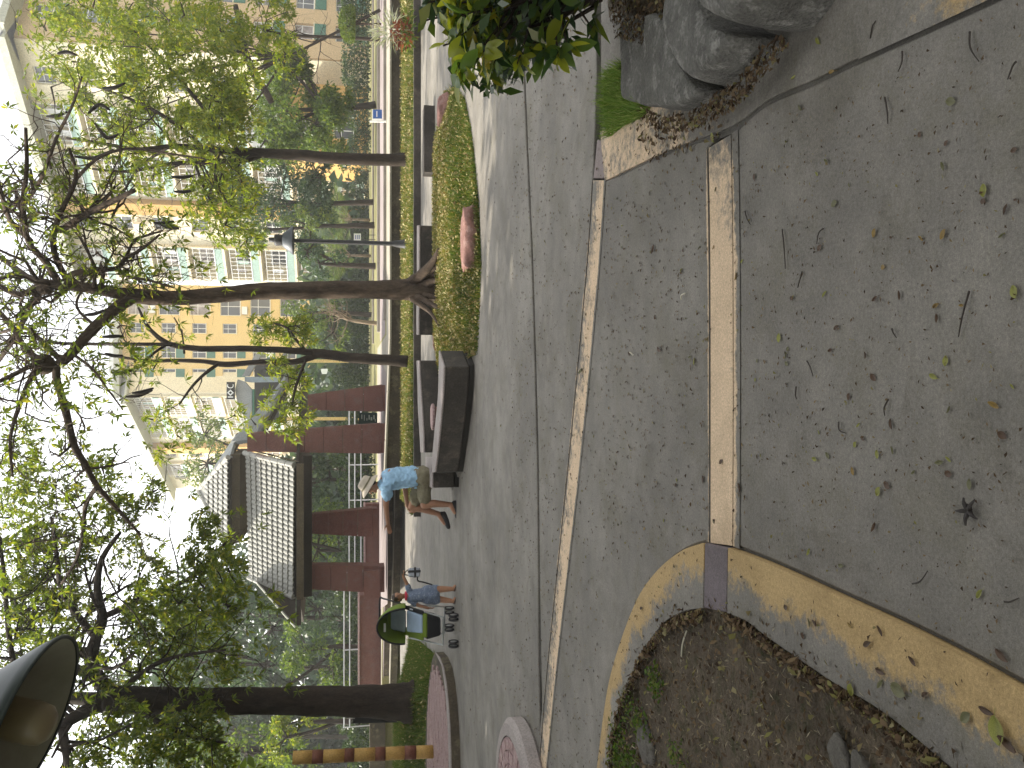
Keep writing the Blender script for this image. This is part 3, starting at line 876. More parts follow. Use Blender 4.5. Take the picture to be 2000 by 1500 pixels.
class Facade:
    def __init__(s, root, A, B, z0, wall, spandrel=None):
        s.root = root; s.A = Vector((A[0], A[1], 0)); s.B = Vector((B[0], B[1], 0))
        s.t = (s.B-s.A).normalized(); s.n = Vector((s.t.y, -s.t.x, 0)); s.L = (s.B-s.A).length
        s.z0 = z0; s.wall = MB(); s.wall_mat = wall; s.sp = MB(); s.sp_mat = spandrel
    def pt(s, a, o, z): 
        p = s.A + s.t*a + s.n*o
        return (p.x, p.y, z)
    def box(s, mb, a0, a1, o0, o1, z0, z1):
        b = [s.pt(a0, o1, z0), s.pt(a1, o1, z0), s.pt(a1, o0, z0), s.pt(a0, o0, z0)]
        t = [(p[0], p[1], z1) for p in b]
        mb.hexa(b, t)
    def make(s, nf, fh, bays, pil=None):
        tot = sum(b[1] for b in bays); k = s.L/tot; a = 0.0
        H = nf*fh
        for kind, w in bays:
            w *= k; a1 = a+w
            if kind == 'wall': s.box(s.wall, a, a1, -1.3, 0, s.z0, s.z0+H)
            elif kind == 'pil':
                m = MB(); s.box(m, a, a1, -1.3, 0.75, s.z0, s.z0+H); m.build('pillar', pil or M_orange_wall, s.root)
            else:
                for f in range(nf):
                    z = s.z0+f*fh
                    if kind in ('win', 'bigwin', 'gwin'):
                        ww = w*0.62 if kind != 'bigwin' else w*0.85
                        wl = (w-ww)/2; zs = z+(0.95 if kind != 'bigwin' else 0.55); zt = z+(2.35 if kind != 'bigwin' else 2.6)
                        s.box(s.wall, a, a+wl, -1.3, 0, z, z+fh); s.box(s.wall, a1-wl, a1, -1.3, 0, z, z+fh)
                        s.box(s.wall, a+wl, a1-wl, -1.3, 0.0, z, zs)
                        if kind == 'gwin':
                            m = MB(); s.box(m, a+wl+.02, a1-wl-.02, 0.001, 0.07, z+.02, zs-.02); m.build('spandrel', s.sp_mat or M_green_panel, s.root)
                        s.box(s.wall, a+wl, a1-wl, -1.3, -0.001, zt, z+fh)
                        s.window(a+wl, a1-wl, zs, zt, -0.26)
                    elif kind == 'balc':
                        m = MB(); s.box(m, a, a1, -1.3, 0.45, z-0.12, z+0.1)
                        bal = m.build('balcony', M_cream, s.root)
                        m = MB(); s.box(m, a+0.02, a1-0.02, 0.36, 0.46, z+0.1, z+0.72); m.build('parapet', s.par, bal)
                        m = MB(); s.box(m, a, a1, 0.33, 0.49, z+0.721, z+0.80); m.build('rail', M_white_paint, bal)
                        m = MB()
                        nb = max(4, int(w/0.42))
                        for q in range(nb+1):
                            aa = a+0.05+(w-0.1)*q/nb; s.box(m, aa-0.018, aa+0.018, 0.39, 0.43, z+0.80, z+2.55)
                        for zz in (1.35, 1.95, 2.5): s.box(m, a, a1, 0.435, 0.46, z+zz, z+zz+0.04)
                        o = m.build('grille', M_white_paint, bal); o['kind'] = 'stuff'
                        s.box(s.wall, a, a+0.12, -1.3, 0.3, z+0.101, z+fh-0.121); s.box(s.wall, a1-0.12, a1, -1.3, 0.3, z+0.101, z+fh-0.121)
                        s.window(a+w*0.2, a1-w*0.2, z+0.3, z+2.3, -1.26, bal)
                        if random.random() < 0.55:
                            for q in range(random.randint(1, 3)):
                                m = MB(); aa = a+w*(.25+.25*q); s.box(m, aa-.2, aa+.2, -0.12, -0.09, z+random.uniform(1.0, 1.4), z+2.1)
                                m.build('laundry', random.choice([M_white_paint, M_curtain, M_green_sunlit]), bal)
            a = a1
        # solid core behind, eave and roof
        m = MB(); s.box(m, 0.0, s.L, -11, -1.31, s.z0, s.z0+H); m.build('core', s.wall_mat, s.root)
        m = MB(); s.box(m, -0.8, s.L+0.8, -1.5, 1.6, s.z0+H, s.z0+H+0.22); s.box(m, -0.85, s.L+0.85, 1.601, 1.75, s.z0+H-0.12, s.z0+H+0.4); m.build('eave', M_eave, s.root)
        m = MB(); zt = s.z0+H+0.23
        b = [s.pt(-0.8, 1.7, zt), s.pt(s.L+0.8, 1.7, zt), s.pt(s.L+0.8, -6, zt), s.pt(-0.8, -6, zt)]
        q = [s.pt(-0.8, 1.6, zt+0.15), s.pt(s.L+0.8, 1.6, zt+0.15), s.pt(s.L-2, -5.5, zt+2.6), s.pt(2, -5.5, zt+2.6)]
        m.hexa(b, q); m.build('roof', M_roof_flat, s.root)
        s.wall.build('wall', s.wall_mat, s.root)
    par = M_green_sunlit
    def window(s, a0, a1, z0, z1, o=-0.16, parent=None):
        m = MB(); fw = 0.07
        s.box(m, a0, a0+fw, o, o+0.06, z0, z1); s.box(m, a1-fw, a1, o, o+0.06, z0, z1)
        s.box(m, a0+fw, a1-fw, o, o+0.06, z0, z0+fw); s.box(m, a0+fw, a1-fw, o, o+0.06, z1-fw, z1)
        c = (a0+a1)/2; s.box(m, c-0.03, c+0.03, o, o+0.055, z0+fw, z1-fw)
        zc = z0+(z1-z0)*0.6; s.box(m, a0+fw, c-0.03, o, o+0.05, zc, zc+0.05); s.box(m, c+0.03, a1-fw, o, o+0.05, zc, zc+0.05)
        w_ = m.build('window', M_white_paint, parent or s.root)
        if parent is None:
            m = MB(); s.box(m, a0-.06, a1+.06, o+.061, 0.10, z0-.07, z0-.001); m.build('sill', M_cream, w_)
            if random.random() < .16:
                m = MB(); s.box(m, a0+.15, a0+.95, 0.09, 0.5, z0-.75, z0-.2); m.build('air_conditioner', M_white_paint, s.root)
            m = MB(); s.box(m, a0+fw*.5, a1-fw*.5, o-0.02, o+0.02, z0+fw*.5, z1-fw*.5); m.build('pane', random.choice([M_pane, M_pane, M_curtain]), w_)
        else:
            m = MB(); s.box(m, a0+fw*.5, a1-fw*.5, o-0.02, o+0.02, z0+fw*.5, z1-fw*.5); m.build('pane', random.choice([M_pane, M_curtain, M_curtain]), parent)

FH = 3.06
bm_ = empty('apartment_building', (18, 72, 0.5), 'sunlit cream and orange block of flats at the right, behind the bushy trees', 'building')
F = Facade(bm_, (9.3, 78.4), (24.3, 63.3), 0.5, M_cream); F.make(8, FH, [('wall', .4), ('balc', 3.3), ('wall', .9), ('win', 2.0), ('wall', .3), ('pil', 1.0), ('wall', .5), ('balc', 3.4), ('wall', .5), ('balc', 3.2), ('wall', .8), ('win', 2.0), ('wall', 1.4)])
F = Facade(bm_, (24.5, 63.3), (37.0, 70.4), 0.5, M_beige_wall); F.par = M_green_panel; F.make(8, FH, [('wall', 1.2), ('gwin', 2.3), ('wall', .5), ('gwin', 2.3), ('wall', 1.0), ('balc', 3), ('wall', 1)])
bw = empty('apartment_building', (4, 92, 0.5), 'flat fronted yellow block of flats seen behind the big tree trunk', 'building')
F = Facade(bw, (-0.6, 91), (10.4, 91), 0.5, M_yellow_wall); F.par = M_green_panel; F.make(8, FH, [('wall', .3), ('gwin', 2.4), ('wall', .3), ('gwin', 2.0), ('wall', .7), ('win', 1.75), ('wall', .35), ('bigwin', 2.4), ('wall', 1.0)])
bl = empty('apartment_building', (-6, 100, 0.5), 'sunlit cream block of flats with an orange pillar above the pavilion', 'building')
F = Facade(bl, (-13.5, 112), (-0.9, 90), 0.5, M_cream); F.make(8, 2.95, [('wall', 2.2), ('win', 2), ('balc', 3.0), ('wall', .5), ('win', 2.2), ('wall', .5), ('pil', 1.3), ('wall', 1.6), ('balc', 4.2), ('wall', .4), ('balc', 3.6), ('wall', .3)])
# low orange annex seen below the trees at the right
an = empty('annex', (22, 58, 0.5), 'low orange building with green bands below the bushy trees at the right', 'building')
F = Facade(an, (15.6, 58), (20.5, 57.5), 0.5, M_orange_wall); F.make(2, 3.0, [('wall', 1.0), ('win', 1.8), ('wall', 2.0)])

# ------------------------------------------------------------------ guard house roof with its sign, seen past the slim tree
gh = empty('gatehouse', (0, 46, 0.5), 'small gatehouse with a grey gabled roof and a dark sign, below the flats', 'building')
M_grey_roof = mat_rough('grey_roof', (0.24, 0.245, 0.24, 1), (0.31, 0.315, 0.31, 1), 1.2, 20, 0.7, 0.1)
M_blue_grey = mat_plain('blue_grey_cladding', (0.22, 0.27, 0.31, 1), 0.6)
def slabpoly(px, D, thick, mat, name, parent):
    f = [P(v, y, D) for v, y in px]; b = [P(v, y, D)+Vector((0, thick, 0)) for v, y in px]
    n = len(f)
    A = sum(f[k].x*f[(k+1) % n].z-f[(k+1) % n].x*f[k].z for k in range(n))
    if A < 0: f.reverse(); b.reverse()
    V = [tuple(p) for p in f+b]
    Fc = [tuple(range(n)), tuple(range(2*n-1, n-1, -1))] + [(k, n+k, n+(k+1) % n, (k+1) % n) for k in range(n)]
    return obj(name, V, Fc, mat, parent)
slabpoly([(464, 741), (459, 762), (467, 800), (480, 818), (492, 826), (492, 762), (478, 746)], 46, 0.5, M_grey_roof, 'gable', gh)
slabpoly([(493, 760), (496, 760), (496, 828), (493, 828)], 45.8, 0.7, M_green_panel, 'gutter', gh)
slabpoly([(478, 745), (478, 736), (545, 736), (545, 746), (490, 747)], 46.2, 0.4, M_blue_grey, 'column', gh)
slabpoly([(472, 735), (500, 690), (512, 690), (486, 735)], 46.6, 0.4, M_grey_roof, 'roof_slope', gh)
slabpoly([(497, 700), (497, 826), (560, 826), (560, 700)], 49, 0.3, M_dark_in, 'back_wall', gh)
slabpoly([(560, 702), (560, 708), (716, 708), (716, 702)], 48.5, 0.3, M_yellow_wall, 'post', gh); slabpoly([(560, 815), (560, 821), (716, 821), (716, 815)], 48.5, 0.3, M_yellow_wall, 'post', gh)
sg = empty('sign_board', P(455, 762, 45.6), 'dark sign board with a white diamond emblem on the gatehouse roof', 'sign')
slabpoly([(442.5, 746), (442.5, 780), (458.5, 780), (458.5, 746)], 45.6, 0.12, M_dark_in, 'board', sg)
slabpoly([(445, 776.5), (445, 774.3), (455, 774.3), (455, 776.5)], 45.57, 0.04, M_white_paint, 'letter', sg)
dm = MB()
cz = P(450, 767, 45.56); rr_ = 0.17
for k in range(4):
    a0 = k*math.pi/2; a1 = a0+math.pi/2
    p = [cz+Vector((math.cos(a)*r, 0, math.sin(a)*r)) for a, r in ((a0, rr_*0.5), (a0, rr_), (a1, rr_), (a1, rr_*0.5))]
    dm.hexa([q+Vector((0, 0.03, 0)) for q in p], p)
dm.build('emblem', M_white_paint, sg)
am = MB(); cc_ = P(450, 753, 45.56)
pts_ = [cc_+Vector((math.cos(a)*0.13, 0, math.sin(a)*0.15)) for a in np.linspace(R(60), R(300), 10)]
am.tube(pts_, 0.025, 6); am.build('letter', M_white_paint, sg)

# ------------------------------------------------------------------ pavilion with a tiled two-tier roof
M_tile = mat_rough('roof_tile', (0.27, 0.265, 0.235, 1), (0.40, 0.39, 0.35, 1), 3, 30, 0.75, 0.2, (0.22, 0.215, 0.19, 1))
M_tile_dark = mat_rough('roof_tile_shade_side', (0.16, 0.17, 0.165, 1), (0.24, 0.25, 0.245, 1), 3, 30, 0.7, 0.2)  # darker copy of the tile, shade of the side slopes in its colour
M_beam = mat_rough('olive_brown_timber', (0.075, 0.06, 0.035, 1), (0.12, 0.095, 0.058, 1), 2, 30, 0.8, 0.2)
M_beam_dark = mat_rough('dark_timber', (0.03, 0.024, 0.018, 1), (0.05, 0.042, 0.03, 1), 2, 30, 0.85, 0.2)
M_redcol = mat_rough('red_brown_cladding', (0.125, 0.055, 0.044, 1), (0.18, 0.085, 0.07, 1), 1.6, 35, 0.75, 0.15, (0.15, 0.09, 0.08, 1))
pv = empty('pavilion', (-4.2, 27, 0.5), 'open pavilion with tapered red columns and a two tier tiled roof', 'pavilion')
def column(base, top, D, vb, vt, parts=5, depth=0.55):
    """base/top: (y_right, y_left) in photo columns at rows vb, vt"""
    c = MB(); c0 = (P(vb, base[0], D)+P(vb, base[1], D))/2
    col = MB().box((c0.x, D+depth/2, P(vb, base[0], D).z-0.09), (abs(P(vb, base[0], D).x-P(vb, base[1], D).x)*0.96, depth*0.96, 0.16)).build('column', M_redcol, pv)
    zt = P(vt, top[0], D).z; zb = P(vb, base[0], D).z
    for k in range(parts):
        q0, q1 = k/parts, (k+1)/parts
        def ring(q):
            v = vb+(vt-vb)*q
            yr = base[0]+(top[0]-base[0])*q; yl = base[1]+(top[1]-base[1])*q
            R_ = P(v, yr, D); L_ = P(v, yl, D); dd = depth*(1-0.25*q)
            return [L_, R_, R_+Vector((0, dd, 0)), L_+Vector((0, dd, 0))]
        b_ = ring(q0); t_ = ring(q1 - 0.012/parts*2)
        zb_ = b_[0].z; 
        c = MB(); c.hexa(b_, t_); c.build('cladding_block', M_redcol, col)
column((1106, 1158), (1104, 1150), 25.0, 740, 583); column((993, 1049), (1007, 1041), 28.5, 727, 583)
column((827, 886), (846, 882), 25.3, 744, 482, 7); column((751, 804), (771, 801), 26.0, 746, 600, 4)
m = MB(); a = P(742, 1168, 24.85); b = P(742, 1114, 24.85); m.hexa([a, b, b+Vector((0, .7, 0)), a+Vector((0, .7, 0))], [Vector((p.x, p.y, P(711, 1140, 24.85).z)) for p in (a, b, b+Vector((0, .7, 0)), a+Vector((0, .7, 0)))]); m.build('plinth', M_redcol, pv)

def tile_mesh(wd, ln):
    """one curved roof tile, lying along +y, 7x2 grid with a lip"""
    V = []; Fc = []
    prof = [(-0.5, 0.0), (-0.36, 0.30), (-0.18, 0.48), (0.0, 0.52), (0.18, 0.45), (0.34, 0.2), (0.5, 0.02)]
    for yy, dz in ((0.0, 0.045), (1.06, 0.0)):
        for px_, pz in prof: V.append((px_*wd*1.02, yy*ln, pz*wd*0.42+dz))
    for px_, pz in prof: V.append((px_*wd*1.02, 0.0, pz*wd*0.42+0.012))
    n = len(prof)
    for j in range(n-1):
        Fc.append((j, j+1, n+j+1, n+j)); Fc.append((2*n+j, 2*n+j+1, j+1, j))
    me = bpy.data.meshes.new('roof_tile'); me.from_pydata(V, [], Fc); me.materials.append(M_tile); me.update()
    return me
def tiled_panel(BL, BR, TR, TL, rows, cols, parent, limit_tri=None):
    up = ((TL+TR)/2-(BL+BR)/2); ln = up.length/rows; wd = (BR-BL).length/cols
    me = tile_mesh(wd, ln)
    ux = (BR-BL).normalized(); uy = up.normalized(); uz = ux.cross(uy).normalized(); uy = uz.cross(ux)
    M3 = Matrix((ux, uy, uz)).transposed().to_4x4()
    for r in range(rows):
        q = r/rows; L_ = BL.lerp(TL, q); R_ = BR.lerp(TR, q)
        W = (R_-L_).length; nc = max(1, round(W/wd))
        for c in range(nc):
            p = L_.lerp(R_, (c+0.5)/nc)
            o = bpy.data.objects.new('roof_tile', me); COL.objects.link(o); o.parent = parent
            o.matrix_local = Matrix.Translation(p+uz*(0.02+random.uniform(-.004, .004))) @ M3 @ Matrix.Rotation(random.uniform(-.015, .015), 4, 'Z')
    m = MB(); m.hexa([BL-uz*.06, BR-uz*.06, TR-uz*.06, TL-uz*.06], [BL+uz*.01, BR+uz*.01, TR+uz*.01, TL+uz*.01])
    return m.build('roof_deck', M_beam_dark, parent)
BL, BR, TR, TL = P(576, 1166, 24.5), P(578, 910, 24.5), P(482, 886, 26.4), P(489, 1128, 26.4)
tiled_panel(BL, BR, TR, TL, 9, 26, pv)
uBL, uBR, uAp = P(449, 1066, 26.2), P(449, 893, 26.2), P(391, 957, 28.4)
tiled_panel(uBL, uBR, uBR.lerp(uAp, .8), uBL.lerp(uAp, .8), 5, 17, pv)
m = MB(); m.hexa([uBL.lerp(uAp, .78)-Vector((0, 0, .06)), uBR.lerp(uAp, .78)-Vector((0, 0, .06)), uAp+Vector((0.06, .1, -.05)), uAp+Vector((-0.06, .1, -.05))], [uBL.lerp(uAp, .78)+Vector((0, 0, .05)), uBR.lerp(uAp, .78)+Vector((0, 0, .05)), uAp+Vector((0.06, 0, .08)), uAp+Vector((-0.06, 0, .08))]); m.build('roof_peak', M_tile, pv)
def ridge(a, b, n, r, mat, name='ridge_tile'):
    for k in range(n):
        p = a.lerp(b, k/n); q = a.lerp(b, (k+1.08)/n)
        m = MB(); m.tube([p, q], [r*1.12, r*0.95], 8); m.build(name, mat, pv)
ridge(uBR+Vector((0, -.03, .05)), uAp+Vector((0, 0, .06)), 6, .075, M_tile); ridge(uBL+Vector((0, -.03, .05)), uAp+Vector((0, 0, .06)), 6, .075, M_tile)
ridge(BL+Vector((0, -.02, .04)), TL+Vector((0, 0, .05)), 8, .07, M_tile)
ridge(BR+Vector((.02, -.02, .05)), TR+Vector((.02, 0, .06)), 7, .085, M_tile)
def board(a, b, h, d, mat, name='fascia'):
    a = Vector(a); b = Vector(b); m = MB()
    q = [a, b, b+Vector((0, d, 0)), a+Vector((0, d, 0))]
    m.hexa([p-Vector((0, 0, h)) for p in q], q); return m.build(name, mat, pv)
board(P(579, 1172, 24.42), P(579, 906, 24.42), 0.2, .12, M_beam)
board(P(592, 1166, 24.9), P(592, 890, 24.9), 0.25, .2, M_beam_dark, 'beam')
board(BR+Vector((.13, -.08, .02)), TR+Vector((.13, 0, .02)), .13, .06, M_beam, 'bargeboard')
# dark band between the tiers and the upper right faces
m = MB(); a, b = P(449.5, 1062, 26.3), P(449.5, 888, 26.3); m.hexa([a+Vector((0, .1, -.27)), b+Vector((0, .1, -.27)), b+Vector((0, 2.4, -.27)), a+Vector((0, 2.4, -.27))], [a, b, b+Vector((0, 2.4, 0)), a+Vector((0, 2.4, 0))]); m.build('clerestory', M_beam, pv)
def quadslab(pts, th, mat, name):
    nrm_ = (pts[1]-pts[0]).cross(pts[2]-pts[0]).normalized()
    m = MB(); m.hexa([p-nrm_*th for p in pts], pts); return m.build(name, mat, pv)
uR = P(462, 846, 28.2)
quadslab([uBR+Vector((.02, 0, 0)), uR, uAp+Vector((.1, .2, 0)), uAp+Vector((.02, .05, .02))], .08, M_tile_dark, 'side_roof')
quadslab([P(452, 893, 26.35), P(474, 842, 28.2), P(462, 846, 28.2), P(449, 893, 26.3)], .1, M_beam, 'side_fascia')
# right-hand slope seen edge-on, ribbed
A1, A2, A3, A4 = P(456, 866, 27.6), P(500, 860, 25.9), P(579, 712, 27.4), P(541, 768, 30)
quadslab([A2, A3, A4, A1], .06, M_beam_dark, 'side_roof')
for k in range(9):
    q = (k+.5)/9; a = A2.lerp(A1, q); b = A3.lerp(A4, q)
    m = MB(); pts_ = [a.lerp(b, i/8)+Vector((0, 0, .03+(.02 if i % 2 else 0))) for i in range(9)]
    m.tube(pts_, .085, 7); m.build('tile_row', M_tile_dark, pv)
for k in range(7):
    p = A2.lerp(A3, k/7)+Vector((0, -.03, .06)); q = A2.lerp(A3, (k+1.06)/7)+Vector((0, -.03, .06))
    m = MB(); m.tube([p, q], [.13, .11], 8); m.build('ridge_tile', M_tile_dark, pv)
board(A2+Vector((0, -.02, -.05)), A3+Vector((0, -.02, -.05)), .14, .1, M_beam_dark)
# left slope from below, its shade put into dark timber, with pale edge
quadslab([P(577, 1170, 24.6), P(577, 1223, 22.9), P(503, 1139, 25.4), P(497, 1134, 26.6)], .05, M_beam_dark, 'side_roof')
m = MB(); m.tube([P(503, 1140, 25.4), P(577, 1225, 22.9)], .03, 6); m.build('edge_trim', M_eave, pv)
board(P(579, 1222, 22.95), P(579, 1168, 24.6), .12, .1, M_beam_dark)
zc = P(583, 1000, 25).z
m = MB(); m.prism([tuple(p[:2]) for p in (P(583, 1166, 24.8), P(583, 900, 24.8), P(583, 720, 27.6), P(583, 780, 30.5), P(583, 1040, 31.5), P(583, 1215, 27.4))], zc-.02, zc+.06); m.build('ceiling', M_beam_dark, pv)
m = MB(); m.prism([tuple(p[:2]) for p in (P(740, 1180, 24.4), P(740, 960, 24.4), P(740, 730, 25.4), P(740, 700, 31), P(740, 1040, 34), P(740, 1190, 31))], 0.5, 0.515); m.build('floor', M_pave_far, pv)

# sign under the roof, railings, planter walls
def frame_sign(name, label, v0, v1, y0, y1, D, board_mat, fn):
    r = empty(name, P(v1, (y0+y1)/2, D), label, 'sign')
    slabpoly([(v0, y0), (v0, y1), (v1, y1), (v1, y0)], D, .05, board_mat, 'board', r)
    fn(r, D-.03)
    return r
M_chalk = mat_plain('green_board', (0.022, 0.05, 0.04, 1), .7)
M_chalk_line = mat_plain('chalk_white', (0.4, 0.44, 0.38, 1), .8)
def scribble(r, D):
    random.seed(3)
    for v, y, w_, h_ in ((706, 814, 9, 1.4), (711, 816, 11, 1.2), (716, 819, 5, 1.3), (720, 815, 9, 2), (724, 818, 6, 3), (729, 815, 8, 3), (732, 821, 5, 2)):
        slabpoly([(v, y-w_/2), (v, y+w_/2), (v+h_, y+w_/2), (v+h_, y-w_/2)], D, .01, M_chalk_line, 'writing', r)
frame_sign('notice_board', 'green board with faint white writing between two red pavilion columns', 701, 737, 806, 829, 27.5, M_chalk, scribble)
def railing(label, D, y0, y1, rows, z0, step=1.5, r=.028, mat=None):
    a = P(690, y1, D).x; b = P(690, y0, D).x
    root = empty('railing', ((a+b)/2, D, z0), label, 'railing')
    zs = [P(v, 750, D).z for v in rows]
    for z in zs:
        m = MB(); m.tube([(a, D, z), (b, D, z)], r, 6); m.build('rail', mat, root)
    n = max(1, round((b-a)/step))
    for k in range(n+1):
        x = a+(b-a)*k/n
        m = MB(); m.tube([(x, D+.03, z0), (x, D+.03, zs[0]+.03)], r*.9, 6); m.build('post', mat, root)
M_rail = mat_plain('pale_rail', (0.5, 0.51, 0.52, 1), .4, .2)
railing('pale grey three bar railing behind the pavilion columns', 33.5, 770, 1115, (682, 693, 705), .5, mat=M_rail)
railing('pale grey two bar railing behind the red planter wall at the left', 32.8, 1118, 1420, (672, 683), .5, 3.0, mat=M_rail)
for lab, y0, y1, v0, D, th in (('low red planter wall with a pale pink top left of the pavilion', 1163, 1350, 703, 30.5, 1.2), ('lower red wall between the two left pavilion columns', 985, 1104, 714, 32.2, .5)):
    a = P(v0, y1, D); b = P(v0, y0, D)
    r = empty('planter_wall', ((a.x+b.x)/2, D, .5), lab, 'wall')
    m = MB(); m.box(((a.x+b.x)/2, D+th/2, (a.z+.5)/2), (b.x-a.x, th, a.z-.5)); m.build('wall_body', M_redcol, r)
    m = MB(); m.box(((a.x+b.x)/2, D+th/2-.02, a.z+.035), (b.x-a.x+.06, th+.1, .06)); m.build('coping', M_pinkbrick, r)
a = P(722, 1640, 29); b = P(722, 1408, 29)
m = MB(); m.box(((a.x+b.x)/2, 29.2, (a.z+.4)/2), (b.x-a.x, .4, a.z-.4)); tag(m.build('low_wall', M_wall_dark), 'low dark wall in front of the sunlit lawn at the far left', 'wall')
lw = MB(); lw.prism([(-40, 33.8), (-13.2, 33.8), (-13.2, 60), (-40, 60)], .5, .53); tag(lw.build('sunlit_lawn', mat_rough('bright_lawn', (0.10, 0.16, 0.025, 1), (0.17, 0.22, 0.045, 1), 1.5, 20, .95, .5)), kind='structure')
# ------------------------------------------------------------------ trees
def mat_bark(name, c1, c2, sc=6.0):
    m, t, b, o = mat_base(name)
    v = coord(t)
    mp = t.nodes.new('ShaderNodeMapping'); mp.inputs['Scale'].default_value = (1, 1, 0.35); t.links.new(v, mp.inputs['Vector'])
    n1 = noise(t, sc, 8, 0.75, mp.outputs[0], 0.6); n2 = noise(t, sc*7, 5, 0.7, mp.outputs[0])
    col = ramp(t, n1, [(0.3, c1), (0.68, c2)])
    col = mixc(t, 0.5, col, ramp(t, n2, [(0.3, (0.5, 0.5, 0.5, 1)), (0.7, (1.4, 1.4, 1.4, 1))]), 'MULTIPLY')
    t.links.new(col, b.inputs['Base Color']); b.inputs['Roughness'].default_value = 0.95; b.inputs['Specular IOR Level'].default_value = 0.2
    bump(t, b, mixc(t, 0.5, n1, n2), 0.7, 0.03)
    return m
M_bark = mat_bark('brown_bark', (0.028, 0.02, 0.015, 1), (0.125, 0.092, 0.068, 1))
M_bark_dark = mat_bark('dark_bark', (0.018, 0.014, 0.011, 1), (0.06, 0.045, 0.034, 1))
M_bark_pale = mat_bark('pale_bark', (0.12, 0.09, 0.06, 1), (0.27, 0.21, 0.15, 1))
M_leaf_big = mat_leaf('broad_tree_leaves', [(0.0, (0.055, 0.085, 0.014, 1)), (0.5, (0.10, 0.14, 0.02, 1)), (0.85, (0.155, 0.19, 0.025, 1)), (1.0, (0.22, 0.21, 0.035, 1))], 0.62)
M_leaf_lime = mat_leaf('lime_leaves', [(0.0, (0.075, 0.115, 0.014, 1)), (0.5, (0.135, 0.18, 0.02, 1)), (0.85, (0.20, 0.235, 0.025, 1)), (1.0, (0.27, 0.24, 0.04, 1))], 0.6)
M_leaf_mid = mat_leaf('mid_green_leaves', [(0.0, (0.04, 0.075, 0.014, 1)), (0.5, (0.08, 0.13, 0.026, 1)), (1.0, (0.15, 0.2, 0.04, 1))], 0.5)
M_leaf_blue = mat_leaf('blue_green_leaves', [(0.0, (0.022, 0.048, 0.025, 1)), (0.5, (0.045, 0.085, 0.048, 1)), (1.0, (0.085, 0.125, 0.07, 1))], 0.35)  # on the far woods, distance haze is put into this blue green
M_leaf_dark = mat_leaf('dark_green_leaves', [(0.0, (0.016, 0.034, 0.014, 1)), (0.6, (0.034, 0.062, 0.023, 1)), (1.0, (0.07, 0.10, 0.032, 1))], 0.35)
M_leaf_pale = mat_leaf('pale_leaves', [(0.0, (0.07, 0.11, 0.03, 1)), (0.6, (0.11, 0.16, 0.04, 1)), (1.0, (0.17, 0.2, 0.07, 1))], 0.45)
M_pod = mat_plain('pod', (0.02, 0.014, 0.011, 1), 0.7)

def nrm(a):
    return a/np.maximum(np.linalg.norm(a, axis=-1, keepdims=True), 1e-9)

def leaf_quads(base, d, L, W, droop=0.15):
    """base (n,3), direction (n,3): diamond blades"""
    n = len(base)
    d = nrm(d)
    ref = nrm(RNG.normal(size=(n, 3)))
    s = nrm(np.cross(d, ref))
    L = np.broadcast_to(np.asarray(L, float), (n,))[:, None]; W = np.broadcast_to(np.asarray(W, float), (n,))[:, None]
    tip = base + d*L; tip[:, 2] -= (droop*L)[:, 0]
    mid = base + d*L*0.5
    V = np.empty((n, 4, 3))
    V[:, 0] = base; V[:, 1] = mid + s*W/2; V[:, 2] = tip; V[:, 3] = mid - s*W/2
    return V.reshape(-1, 3)

def palmate(cent, main, L, W, nl=6):
    """whorls of leaflets"""
    n = len(cent)
    main = nrm(main)
    ref = nrm(RNG.normal(size=(n, 3)))
    u = nrm(np.cross(main, ref)); v = np.cross(main, u)
    out = []
    for k in range(nl):
        a = 2*np.pi*k/nl + RNG.uniform(-0.3, 0.3, n)
        d = main*RNG.uniform(0.1, 0.7, n)[:, None] + u*np.cos(a)[:, None] + v*np.sin(a)[:, None]
        d[:, 2] -= 0.15
        out.append(leaf_quads(cent.copy(), d, L*RNG.uniform(0.6, 1.15, n), W*RNG.uniform(0.7, 1.2, n)))
    return np.concatenate(out)

def ball_pts(c, r, n, hollow=0.0):
    d = nrm(RNG.normal(size=(n, 3)))
    q = (hollow + (1-hollow)*RNG.uniform(0, 1, n)**(1/2.2))[:, None]
    return np.asarray(c, float) + d*q*np.asarray(r, float), d

